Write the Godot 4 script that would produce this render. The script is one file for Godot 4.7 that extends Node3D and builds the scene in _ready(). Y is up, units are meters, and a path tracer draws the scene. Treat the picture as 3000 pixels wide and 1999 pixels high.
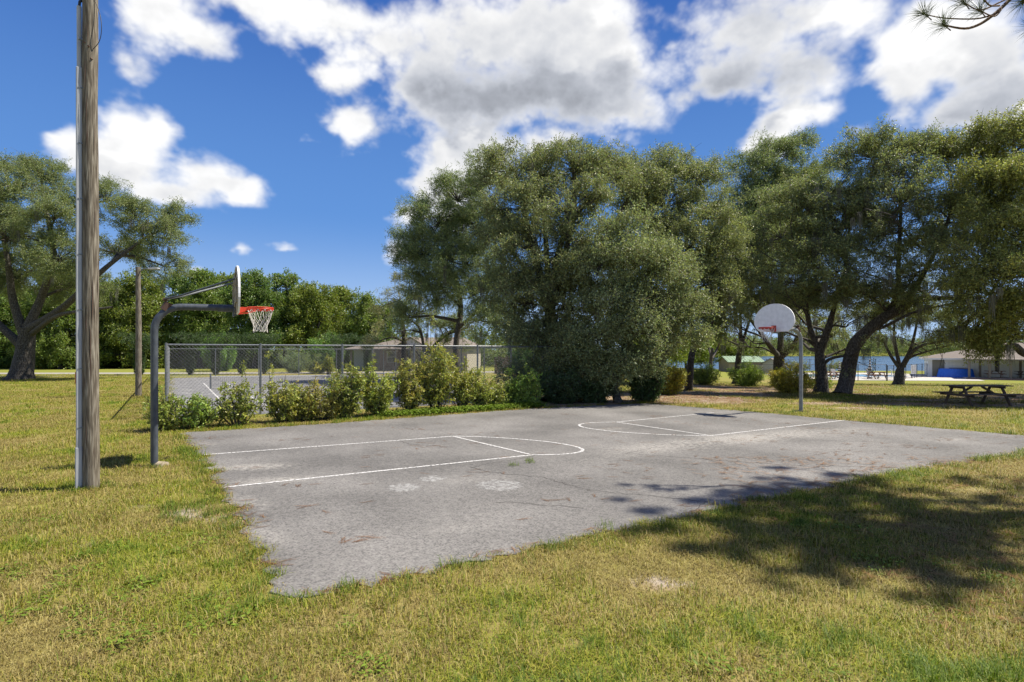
extends Node3D
# Outdoor basketball court with oaks, a fenced tennis court and a lake behind. Metres; x to the right, y up, -z away from the camera.

const SUN_FROM := Vector3(0.553, 0.829, -0.085)
var rng := RandomNumberGenerator.new()
var taken := {}
var M := {}
var clumps := {}
var leaf_total := 0
var dirt: PackedFloat32Array
var court_edge := PackedVector2Array()

# ------------------------------------------------------------------ geometry helper
class Geo:
	var v := PackedVector3Array()
	var n := PackedVector3Array()
	var c := PackedColorArray()
	var uv := PackedVector2Array()
	var ix := PackedInt32Array()
	var col := Color(1, 1, 1)
	func tri(a: Vector3, b: Vector3, d: Vector3) -> void:
		var k := v.size()
		var m := (b - a).cross(d - a).normalized()
		v.append(a); v.append(b); v.append(d)
		n.append(m); n.append(m); n.append(m)
		c.append(col); c.append(col); c.append(col)
		ix.append(k); ix.append(k + 2); ix.append(k + 1)
	func quad(a: Vector3, b: Vector3, d: Vector3, e: Vector3) -> void:
		var k := v.size()
		var m := (b - a).cross(d - a).normalized()
		for p in [a, b, d, e]:
			v.append(p); n.append(m); c.append(col)
		for j in [0, 2, 1, 0, 3, 2]:
			ix.append(k + j)
	func box(at: Vector3, size: Vector3, turn := Basis(), bevel := 0.0) -> void:
		var h := size / 2.0
		var b: float = min(bevel, min(h.x, min(h.y, h.z)) * 0.8)
		for ax in 3:
			var a1 := (ax + 1) % 3
			var a2 := (ax + 2) % 3
			for s in [-1.0, 1.0]:
				var q := []
				for t in [[-1, -1], [1, -1], [1, 1], [-1, 1]]:
					var p := Vector3()
					p[ax] = s * h[ax]
					p[a1] = t[0] * (h[a1] - b)
					p[a2] = t[1] * (h[a2] - b)
					q.append(at + turn * p)
				if s > 0:
					quad(q[0], q[1], q[2], q[3])
				else:
					quad(q[0], q[3], q[2], q[1])
		if b > 0.0:
			for ax in 3:
				var a1 := (ax + 1) % 3
				var a2 := (ax + 2) % 3
				for s1 in [-1.0, 1.0]:
					for s2 in [-1.0, 1.0]:
						var q := []
						for t in [[-1, 0], [1, 0], [1, 1], [-1, 1]]:
							var p := Vector3()
							p[ax] = t[0] * (h[ax] - b)
							p[a1] = s1 * (h[a1] - (b if t[1] == 0 else 0.0))
							p[a2] = s2 * (h[a2] - (0.0 if t[1] == 0 else b))
							q.append(at + turn * p)
						if s1 * s2 > 0:
							quad(q[0], q[3], q[2], q[1])
						else:
							quad(q[0], q[1], q[2], q[3])
			for sx in [-1.0, 1.0]:
				for sy in [-1.0, 1.0]:
					for sz in [-1.0, 1.0]:
						var p0 := at + turn * Vector3(sx * h.x, sy * (h.y - b), sz * (h.z - b))
						var p1 := at + turn * Vector3(sx * (h.x - b), sy * h.y, sz * (h.z - b))
						var p2 := at + turn * Vector3(sx * (h.x - b), sy * (h.y - b), sz * h.z)
						if sx * sy * sz > 0:
							tri(p0, p1, p2)
						else:
							tri(p0, p2, p1)
	func tube(pts: Array, radii: Array, sides := 8, caps := true, wob := 0.0, sd := 0) -> void:
		var m := pts.size()
		var first := v.size()
		var up := Vector3(0.31, 0.17, 0.93)
		for i in m:
			var p: Vector3 = pts[i]
			var dir: Vector3 = (pts[min(i + 1, m - 1)] - pts[max(i - 1, 0)]).normalized()
			var s := dir.cross(up)
			if s.length() < 0.05:
				s = dir.cross(Vector3.RIGHT)
			s = s.normalized()
			var t := dir.cross(s)
			up = s.cross(dir)
			for k in sides:
				var a := TAU * k / sides
				var o := s * cos(a) + t * sin(a)
				var r: float = radii[i]
				if wob > 0.0:
					r *= 1.0 + wob * sin(a * 3.0 + sd + i * 0.7) + wob * 0.6 * sin(a * 5.0 - i * 1.3 + sd * 2.0)
				v.append(p + o * r)
				n.append(o)
				c.append(col)
		for i in m - 1:
			for k in sides:
				var a := first + i * sides + k
				var b := first + i * sides + (k + 1) % sides
				ix.append(a); ix.append(a + sides); ix.append(b)
				ix.append(b); ix.append(a + sides); ix.append(b + sides)
		if caps:
			for e in [0, m - 1]:
				var q: Vector3 = pts[e]
				for k in sides:
					var a: Vector3 = v[first + e * sides + k]
					var b: Vector3 = v[first + e * sides + (k + 1) % sides]
					if e == 0:
						tri(q, a, b)
					else:
						tri(q, b, a)
	func mesh(m: Material = null) -> ArrayMesh:
		var arr := []
		arr.resize(Mesh.ARRAY_MAX)
		arr[Mesh.ARRAY_VERTEX] = v
		arr[Mesh.ARRAY_NORMAL] = n
		arr[Mesh.ARRAY_COLOR] = c
		if uv.size() == v.size():
			arr[Mesh.ARRAY_TEX_UV] = uv
			arr[Mesh.ARRAY_TEX_UV2] = uv
		arr[Mesh.ARRAY_INDEX] = ix
		var out := ArrayMesh.new()
		out.add_surface_from_arrays(Mesh.PRIMITIVE_TRIANGLES, arr)
		if m:
			out.surface_set_material(0, m)
		return out

# ------------------------------------------------------------------ scene helpers
func V(x: float, y: float, d: float) -> Vector3:
	return Vector3(x, y, -d)

func smooth(a: float, b: float, t: float) -> float:
	t = clampf((t - a) / (b - a), 0.0, 1.0)
	return t * t * (3.0 - 2.0 * t)

func ground(x: float, d: float) -> float:
	var r := x / maxf(d, 1.0)
	var y := -0.034 * (clampf(d, 25.0, 52.0) - 25.0) * smooth(0.1, 0.5, r)
	var lake := smooth(84.0, 108.0, d) * smooth(0.22, 0.32, r)
	y = lerpf(y, -5.0, lake)
	if d > 520.0:
		y = lerpf(y, -1.5 + (d - 520.0) * 0.012, smooth(525.0, 570.0, d))
	return y

func numbered(called: String) -> String:
	if not taken.has(called):
		taken[called] = 0
		return called
	taken[called] += 1
	return "%s_%03d" % [called, taken[called]]

func tag(o: Node, label := "", category := "", group := "", kind := "") -> Node:
	if label: o.set_meta("label", label)
	if category: o.set_meta("category", category)
	if group: o.set_meta("group", group)
	if kind: o.set_meta("kind", kind)
	return o

func thing(called: String, label: String, category: String, at: Vector3, turn := 0.0, group := "") -> Node3D:
	var o := Node3D.new()
	o.name = numbered(called)
	add_child(o)
	o.position = at
	o.rotation.y = turn
	tag(o, label, category, group)
	return o

func part(called: String, g: Geo, m: Material, parent: Node) -> MeshInstance3D:
	var o := MeshInstance3D.new()
	o.name = called if parent != self else numbered(called)
	o.mesh = g.mesh(m)
	parent.add_child(o, true)
	return o

func piece(called: String, mesh: Mesh, at: Transform3D, parent: Node) -> MeshInstance3D:
	var o := MeshInstance3D.new()
	o.name = called
	o.mesh = mesh
	parent.add_child(o, true)
	o.transform = at
	return o

func many(called: String, mesh: Mesh, where: Array, tints: Array, parent: Node) -> MultiMeshInstance3D:
	var mm := MultiMesh.new()
	mm.transform_format = MultiMesh.TRANSFORM_3D
	mm.use_colors = true
	mm.mesh = mesh
	mm.instance_count = where.size()
	for i in where.size():
		mm.set_instance_transform(i, where[i])
		mm.set_instance_color(i, tints[i])
	var o := MultiMeshInstance3D.new()
	o.name = called if parent != self else numbered(called)
	o.multimesh = mm
	parent.add_child(o, true)
	o.set_meta("kind", "stuff")
	return o

func curve(pts: Array, steps: int) -> Array:
	var out := []
	var m := pts.size()
	for i in m - 1:
		var p0: Vector3 = pts[max(i - 1, 0)]
		var p1: Vector3 = pts[i]
		var p2: Vector3 = pts[i + 1]
		var p3: Vector3 = pts[min(i + 2, m - 1)]
		for k in steps:
			out.append(p1.cubic_interpolate(p2, p0, p3, float(k) / steps))
	out.append(pts[m - 1])
	return out

func rdir() -> Vector3:
	var z := rng.randf_range(-1, 1)
	var a := rng.randf() * TAU
	var r := sqrt(1 - z * z)
	return Vector3(r * cos(a), z, r * sin(a))

func rbasis(s := 1.0) -> Basis:
	return Basis(rdir(), rng.randf() * TAU).scaled(Vector3(s, s, s))

# ------------------------------------------------------------------ materials
func noise_tex(freq: float, stops: Array, size := 512, seed_ := 1, oct := 4, kind := FastNoiseLite.TYPE_SIMPLEX_SMOOTH) -> NoiseTexture2D:
	var f := FastNoiseLite.new()
	f.noise_type = kind
	f.frequency = freq
	f.fractal_octaves = oct
	f.seed = seed_
	var t := NoiseTexture2D.new()
	t.width = size
	t.height = size
	t.seamless = true
	t.noise = f
	if stops.size():
		var gr := Gradient.new()
		gr.offsets = PackedFloat32Array(stops.map(func(s): return s[0]))
		gr.colors = PackedColorArray(stops.map(func(s): return (s[1] as Color).linear_to_srgb()))
		t.color_ramp = gr
	return t

func lin(r: float, g: float, b: float) -> Color:
	return Color(r, g, b).linear_to_srgb()

func plain(called: String, c: Color, rough := 0.7, metal := 0.0) -> StandardMaterial3D:
	var m := StandardMaterial3D.new()
	m.resource_name = called
	m.albedo_color = c.linear_to_srgb()
	m.roughness = rough
	m.metallic = metal
	return m

func grained(called: String, stops: Array, scale: Vector3, rough := 0.8, freq := 0.02, bump := 0.0, world := false, seed_ := 3, oct := 5) -> StandardMaterial3D:
	var m := StandardMaterial3D.new()
	m.resource_name = called
	m.albedo_texture = noise_tex(freq, stops, 512, seed_, oct)
	m.roughness = rough
	m.uv1_triplanar = true
	m.uv1_world_triplanar = world
	m.uv1_scale = scale
	if bump > 0.0:
		m.heightmap_enabled = true
		m.heightmap_texture = noise_tex(freq, [], 512, seed_, oct)
		m.heightmap_scale = bump
	return m

func leafy(called: String, rough: float, back: Color, spec := 0.5) -> StandardMaterial3D:
	var m := StandardMaterial3D.new()
	m.resource_name = called
	m.vertex_color_use_as_albedo = true
	m.roughness = rough
	m.metallic_specular = spec
	m.backlight_enabled = true
	m.backlight = back
	m.cull_mode = BaseMaterial3D.CULL_DISABLED
	return m

func materials() -> void:
	M.leaf = leafy("oak leaf", 0.42, Color(0.9, 0.92, 0.75), 0.5)
	M.shrub_leaf = leafy("shrub leaf", 0.4, Color(0.88, 0.9, 0.66), 0.5)
	M.grass = leafy("grass blade", 0.6, Color(0.75, 0.77, 0.55), 0.35)
	M.needle = leafy("pine needle", 0.5, Color(0.4, 0.45, 0.3), 0.4)
	M.moss = leafy("grey moss", 0.9, Color(0.4, 0.4, 0.36), 0.2)
	M.bark = grained("oak bark", [[0.25, Color(0.022, 0.018, 0.014)], [0.5, Color(0.055, 0.047, 0.038)], [0.66, Color(0.1, 0.09, 0.077)], [0.85, Color(0.18, 0.17, 0.15)]], Vector3(1.6, 0.55, 1.6), 0.9, 0.02, 3.0, true)
	M.pine_bark = grained("pine bark", [[0.3, Color(0.06, 0.035, 0.022)], [0.7, Color(0.2, 0.12, 0.075)]], Vector3(1.2, 0.5, 1.2), 0.9, 0.02, 3.0, true)
	M.pole_wood = pole_wood()
	M.galv = grained("galvanised steel", [[0.3, Color(0.160, 0.172, 0.184)], [0.7, Color(0.232, 0.244, 0.256)]], Vector3(1, 1, 1), 0.45, 0.03)
	M.galv.metallic = 0.55
	M.blue_steel = grained("blue grey painted steel", [[0.25, Color(0.044, 0.052, 0.066)], [0.75, Color(0.072, 0.084, 0.100)]], Vector3(1, 0.4, 1), 0.45, 0.02)
	M.grey_steel = grained("weathered galvanised pole", [[0.25, Color(0.160, 0.176, 0.188)], [0.75, Color(0.256, 0.272, 0.280)]], Vector3(1, 0.4, 1), 0.5, 0.02)
	M.conduit = grained("grey pvc", [[0.2, Color(0.320, 0.336, 0.368)], [0.8, Color(0.400, 0.420, 0.448)]], Vector3(1, 0.2, 1), 0.5, 0.02)
	M.board_white = grained("white fibreglass", [[0.2, Color(0.68, 0.69, 0.7)], [0.8, Color(0.78, 0.79, 0.8)]], Vector3(1, 1, 1), 0.5, 0.01)
	M.board_back = grained("weathered board back", [[0.2, Color(0.176, 0.144, 0.096)], [0.5, Color(0.336, 0.296, 0.216)], [0.8, Color(0.440, 0.400, 0.320)]], Vector3(4, 0.5, 4), 0.85, 0.02)
	M.orange = plain("orange paint", Color(0.576, 0.048, 0.014), 0.4)
	M.red = plain("faded red paint", Color(0.42, 0.035, 0.025), 0.5)
	M.net = plain("net cord", Color(0.600, 0.576, 0.544), 0.9)
	M.rust = plain("rusty iron", Color(0.09, 0.05, 0.035), 0.8)
	M.black = plain("black steel", Color(0.015, 0.016, 0.017), 0.5)
	M.table_wood = grained("weathered brown wood", [[0.25, Color(0.05, 0.036, 0.026)], [0.75, Color(0.13, 0.1, 0.075)]], Vector3(1, 6, 6), 0.85, 0.02)
	M.red_wood = grained("red brown wood", [[0.25, Color(0.16, 0.075, 0.04)], [0.75, Color(0.26, 0.13, 0.075)]], Vector3(1, 6, 6), 0.85, 0.02)
	M.siding = grained("white siding", [[0.2, Color(0.72, 0.74, 0.74)], [0.8, Color(0.8, 0.81, 0.8)]], Vector3(0.5, 0.5, 0.5), 0.6, 0.02)
	M.beige = grained("beige siding", [[0.2, Color(0.352, 0.320, 0.264)], [0.8, Color(0.416, 0.384, 0.320)]], Vector3(0.5, 0.5, 0.5), 0.7, 0.02)
	M.brick = grained("brown brick", [[0.2, Color(0.16, 0.085, 0.06)], [0.8, Color(0.27, 0.16, 0.12)]], Vector3(2, 4, 2), 0.85, 0.06)
	M.shingle = grained("brown grey shingle", [[0.2, Color(0.112, 0.092, 0.076)], [0.8, Color(0.216, 0.184, 0.160)]], Vector3(1.5, 1.5, 1.5), 0.9, 0.05)
	M.green_roof = plain("pale green metal", Color(0.240, 0.336, 0.216), 0.45)
	M.tan_wall = grained("tan wall", [[0.2, Color(0.288, 0.240, 0.176)], [0.8, Color(0.352, 0.296, 0.224)]], Vector3(0.5, 0.5, 0.5), 0.8, 0.02)
	M.door = plain("olive grey door", Color(0.2, 0.195, 0.16), 0.55)
	M.post_paint = plain("taupe post", Color(0.18, 0.15, 0.12), 0.7)
	M.tarp = grained("blue tarp", [[0.2, Color(0.01, 0.09, 0.5)], [0.8, Color(0.02, 0.16, 0.72)]], Vector3(0.7, 0.7, 0.7), 0.4, 0.02, 1.5)
	M.green_tarp = plain("green screen", Color(0.01, 0.1, 0.05), 0.7)
	M.white = plain("white paint", Color(0.600, 0.600, 0.584), 0.6)
	M.dark_glass = plain("window glass", Color(0.03, 0.035, 0.04), 0.08)
	M.concrete = grained("pale concrete", [[0.2, Color(0.368, 0.344, 0.304)], [0.8, Color(0.464, 0.440, 0.400)]], Vector3(0.3, 0.3, 0.3), 0.85, 0.02, 0.0, true)
	M.road = grained("pale road", [[0.2, Color(0.240, 0.224, 0.200)], [0.8, Color(0.336, 0.320, 0.288)]], Vector3(0.2, 0.2, 0.2), 0.9, 0.03, 0.0, true)
	M.tennis = grained("tennis asphalt", [[0.15, Color(0.120, 0.120, 0.124)], [0.5, Color(0.160, 0.160, 0.164)], [0.85, Color(0.216, 0.216, 0.212)]], Vector3(0.12, 0.12, 0.12), 0.9, 0.02, 0.0, true)
	M.privacy = grained("old fence boards", [[0.2, Color(0.1, 0.075, 0.06)], [0.8, Color(0.2, 0.16, 0.135)]], Vector3(5, 0.5, 5), 0.9, 0.02)

func pole_wood() -> StandardMaterial3D:
	var m := grained("weathered utility pole", [[0.2, Color(0.06, 0.048, 0.034)], [0.45, Color(0.125, 0.105, 0.078)], [0.62, Color(0.185, 0.163, 0.127)], [0.85, Color(0.31, 0.285, 0.235)]], Vector3(3.4, 0.2, 3.4), 0.9, 0.022, 0.6, false, 11, 6)
	return m

# ------------------------------------------------------------------ sky
const PUFFS = [
	[-32.13, 27.31, 4.76, 2.34, 0.15, 1.00],
	[-28.76, 26.43, 2.68, 1.47, 0.10, 0.90],
	[-26.00, 29.20, 4.51, 1.44, 0.10, 1.00],
	[-21.62, 29.79, 7.23, 2.20, 0.10, 1.00],
	[-16.64, 29.29, 5.12, 2.04, 0.10, 1.00],
	[-13.38, 27.57, 4.62, 2.67, 0.10, 1.00],
	[-5.23, 28.92, 10.95, 5.06, 0.40, 1.10],
	[4.18, 29.49, 9.98, 5.02, 0.50, 1.10],
	[9.69, 29.47, 3.90, 4.44, 0.10, 1.00],
	[10.70, 27.26, 3.03, 3.53, 0.15, 0.90],
	[-4.18, 23.94, 7.94, 3.49, 1.00, 1.10],
	[5.57, 24.18, 10.61, 4.63, 0.95, 1.10],
	[11.38, 22.71, 5.03, 3.20, 0.75, 0.90],
	[-9.35, 25.70, 4.41, 3.08, 0.60, 1.00],
	[-16.64, 25.19, 2.24, 1.37, 0.05, 0.90],
	[-15.34, 21.50, 2.92, 2.19, 0.10, 1.00],
	[-4.53, 19.73, 6.91, 3.39, 0.30, 1.00],
	[-6.95, 15.88, 4.47, 3.53, 0.20, 1.00],
	[-10.70, 13.48, 2.36, 1.30, 0.10, 1.00],
	[-11.38, 9.83, 1.85, 1.83, 0.10, 0.90],
	[4.18, 20.35, 4.16, 1.53, 0.40, 0.80],
	[22.82, 27.85, 5.93, 3.27, 0.80, 1.00],
	[28.76, 27.89, 5.90, 2.15, 0.00, 1.00],
	[21.92, 24.08, 5.10, 2.97, 0.85, 0.85],
	[26.84, 24.04, 5.00, 3.12, 0.85, 1.00],
	[26.84, 20.71, 2.92, 1.64, 0.00, 1.10],
	[24.86, 19.22, 2.59, 1.84, 0.00, 1.10],
	[28.76, 20.52, 1.75, 1.07, 0.00, 1.00],
	[37.53, 23.98, 5.06, 3.47, 0.05, 1.10],
	[40.49, 21.05, 3.85, 3.47, 0.50, 1.10],
	[39.67, 18.67, 4.15, 1.93, 1.00, 1.00],
	[42.26, 18.70, 2.49, 2.09, 1.00, 1.00],
	[35.04, 21.77, 3.05, 3.21, 0.25, 1.00],
	[40.28, 16.33, 2.24, 1.10, 0.00, 1.00],
	[-33.37, 17.52, 2.68, 2.39, 0.05, 1.05],
	[-31.63, 18.65, 1.52, 1.60, 0.00, 1.00],
	[-34.57, 15.17, 4.03, 2.95, 0.35, 1.05],
	[-28.76, 15.25, 3.76, 2.14, 0.30, 1.05],
	[-26.28, 14.85, 2.81, 1.46, 0.25, 1.00],
	[-31.37, 13.19, 3.82, 1.70, 0.50, 1.00],
	[-37.97, 16.60, 1.30, 1.26, 0.10, 0.80],
	[-19.72, 19.53, 0.93, 0.64, 0.00, 0.45],
	[-22.04, 9.53, 1.08, 0.63, 0.00, 0.50],
	[-25.58, 9.43, 0.74, 0.49, 0.00, 0.40],
	[-24.29, 6.81, 1.74, 0.50, 0.00, 0.40],
	[-33.85, 23.04, 1.45, 1.11, 0.10, 0.50],
	[31.50, 18.54, 1.14, 0.59, 0.00, 0.40],
	[-29.02, 7.14, 1.07, 0.60, 0.00, 0.70],
	[-25.44, 6.75, 0.85, 0.62, 0.00, 0.70],
	[-41.28, 18.26, 3.16, 0.17, 0.00, 0.35],
	[-26.00, 16.77, 2.54, 0.17, 0.00, 0.30]
]

var fine := FastNoiseLite.new()
var sky_low: PackedFloat32Array
var sky_dark: PackedFloat32Array
const SLW := 512
const SLH := 128

func sky_dir(az: float, el: float) -> Vector3:
	return Vector3(sin(az) * cos(el), sin(el), -cos(az) * cos(el))

func low_at(a: PackedFloat32Array, fx: float, fy: float) -> float:
	fy = clampf(fy, 0.0, SLH - 1.001)
	fx = fposmod(fx, SLW)
	var x0 := int(fx)
	var y0 := int(fy)
	var tx := fx - x0
	var ty := fy - y0
	var x1 := (x0 + 1) % SLW
	var a0 := a[y0 * SLW + x0] * (1.0 - tx) + a[y0 * SLW + x1] * tx
	var a1 := a[(y0 + 1) * SLW + x0] * (1.0 - tx) + a[(y0 + 1) * SLW + x1] * tx
	return a0 * (1.0 - ty) + a1 * ty

func sky_texture() -> ImageTexture:
	var W := 4096
	var H := 2048
	var cover := FastNoiseLite.new()
	cover.noise_type = FastNoiseLite.TYPE_SIMPLEX_SMOOTH
	cover.frequency = 1.15
	cover.fractal_octaves = 2
	cover.seed = 21
	var billow := FastNoiseLite.new()
	billow.noise_type = FastNoiseLite.TYPE_SIMPLEX_SMOOTH
	billow.fractal_type = FastNoiseLite.FRACTAL_RIDGED
	billow.frequency = 7.0
	billow.fractal_octaves = 5
	billow.fractal_gain = 0.55
	billow.fractal_lacunarity = 2.2
	billow.seed = 5
	var wisp := FastNoiseLite.new()
	wisp.noise_type = FastNoiseLite.TYPE_SIMPLEX_SMOOTH
	wisp.frequency = 5.0
	wisp.fractal_octaves = 6
	wisp.fractal_gain = 0.55
	wisp.seed = 9
	fine.noise_type = FastNoiseLite.TYPE_SIMPLEX_SMOOTH
	fine.frequency = 26.0
	fine.fractal_octaves = 3
	fine.seed = 13
	# coarse field of where clouds stand and how thick they are (row 0 at the horizon)
	sky_low.resize(SLW * SLH)
	sky_dark.resize(SLW * SLH)
	for j in SLH:
		var el := (j + 0.5) / SLH * PI / 2.0
		for i in SLW:
			var az := ((i + 0.5) / SLW - 0.5) * TAU
			var dir := sky_dir(az, el)
			var gen := cover.get_noise_3dv(dir) * 1.5 - 0.12
			var dk := clampf(gen * 0.9, 0.0, 0.6)
			var azd := rad_to_deg(az)
			var eld := rad_to_deg(el)
			var inside := smooth(56.0, 46.0, absf(azd)) * smooth(46.0, 36.0, eld)
			if inside > 0.0:
				var p := -0.9
				var q := 0.0
				for f in PUFFS:
					var dx: float = (azd - f[0]) / f[2]
					var dy: float = (eld - f[1]) / f[3]
					var e: float = 1.0 - sqrt(dx * dx + dy * dy)
					if e > -0.9:
						var w: float = e * f[5]
						p = maxf(p, w) if p < 0.0 or w < 0.0 else maxf(p, w) + 0.35 * minf(p, w)
						q = maxf(q, f[4] * smooth(-0.15, 0.42, e))
				gen = lerpf(gen, p, inside)
				dk = lerpf(dk, q, inside)
			sky_low[j * SLW + i] = gen
			sky_dark[j * SLW + i] = dk
	var img := Image.create(W, H, false, Image.FORMAT_RGBF)
	img.fill(Color(0.2, 0.2, 0.15))
	# coarse sky for all directions, then the part round the view at full detail
	var coarse := sky_part(cover, billow, wisp, 0, W, 4, 0, H / 2)
	coarse.resize(W, H / 2, Image.INTERPOLATE_CUBIC)
	img.blit_rect(coarse, Rect2i(0, 0, W, H / 2), Vector2i(0, 0))
	var x0 := int(W * (0.5 - 47.0 / 360.0))
	var x1 := int(W * (0.5 + 47.0 / 360.0))
	var y0 := int(H / 2 * (1.0 - 36.0 / 90.0))
	var near := sky_part(cover, billow, wisp, x0, x1, 1, y0, H / 2)
	img.blit_rect(near, Rect2i(0, 0, x1 - x0, H / 2 - y0), Vector2i(x0, y0))
	# the panorama's first column looks along -z
	var turned := Image.create(W, H, false, Image.FORMAT_RGBF)
	turned.blit_rect(img, Rect2i(W / 2, 0, W / 2, H), Vector2i(0, 0))
	turned.blit_rect(img, Rect2i(0, 0, W / 2, H), Vector2i(W / 2, 0))
	return ImageTexture.create_from_image(turned)

func sky_part(_cover: FastNoiseLite, billow: FastNoiseLite, wisp: FastNoiseLite, x0: int, x1: int, step: int, y0: int, y1: int) -> Image:
	var W := 4096
	var H := 2048
	var w := (x1 - x0) / step
	var h := (y1 - y0) / step
	var data := PackedFloat32Array()
	data.resize(w * h * 3)
	var top := Vector3(0.012, 0.055, 0.245)
	var mid := Vector3(0.08, 0.19, 0.425)
	var hor := Vector3(0.27, 0.375, 0.535)
	var k := 0
	for j in h:
		var el := (0.5 - (y0 + (j + 0.5) * step) / H) * PI
		var ce := cos(el)
		var se := sin(el)
		var sky := hor.lerp(mid, smooth(-0.02, 0.24, el))
		sky = sky.lerp(top, smooth(0.12, 0.75, el))
		var fy := el / (PI / 2.0) * SLH - 0.5
		for i in w:
			var u := (x0 + (i + 0.5) * step) / W
			var az := (u - 0.5) * TAU
			var dir := Vector3(sin(az) * ce, se, -cos(az) * ce)
			var fx := u * SLW - 0.5
			var ws := wisp.get_noise_3d(dir.x * 1.0, dir.y * 1.6, dir.z * 1.0)
			# the coarse field is bent a little so that outlines do not show its grid
			var ox := ws * 3.2
			var L := low_at(sky_low, fx + ox, fy + ws * 1.4)
			var r := 0.0
			var g := 0.0
			var b := 0.0
			if L > -0.75:
				var bl := billow.get_noise_3d(dir.x, dir.y * 1.35, dir.z) - 0.37
				var fb := fine.get_noise_3d(dir.x, dir.y * 1.2, dir.z)
				var d := L * 0.9 - bl * 0.36 + ws * 0.58 + fb * 0.15
				var a := smooth(-0.12, 0.6, d)
				if a > 0.0:
					# thickness on the way to the sun, which stands high to the right
					var Ls := low_at(sky_low, fx + 5.0 + ox, fy + 6.0)
					var bs := billow.get_noise_3d(dir.x + 0.014, (dir.y + 0.02) * 1.35, dir.z) - 0.37
					var shade := smooth(-0.3, 1.5, Ls + ws * 0.5)
					var dk := low_at(sky_dark, fx + ws * 8.0 + fb * 1.5, fy + ws * 5.0 + bl * 0.8)
					dk = clampf(dk * (0.95 - bl * 0.2), 0.0, 1.0)
					var lit := 0.62 - 0.1 * shade - 0.32 * dk * smooth(0.0, 0.9, d) + (bs - bl) * 0.09 + ws * 0.07 + fb * 0.02
					lit = clampf(lit, 0.2, 0.6)
					a *= 0.985
					var cool := smooth(0.56, 0.26, lit)
					r = lit * (1.0 - 0.06 * cool)
					g = lit * (1.0 - 0.01 * cool)
					b = lit * (1.0 + 0.1 * cool)
					data[k] = sky.x * (1.0 - a) + r * a
					data[k + 1] = sky.y * (1.0 - a) + g * a
					data[k + 2] = sky.z * (1.0 - a) + b * a
					k += 3
					continue
			data[k] = sky.x
			data[k + 1] = sky.y
			data[k + 2] = sky.z
			k += 3
	return Image.create_from_data(w, h, false, Image.FORMAT_RGBF, data.to_byte_array())

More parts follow.
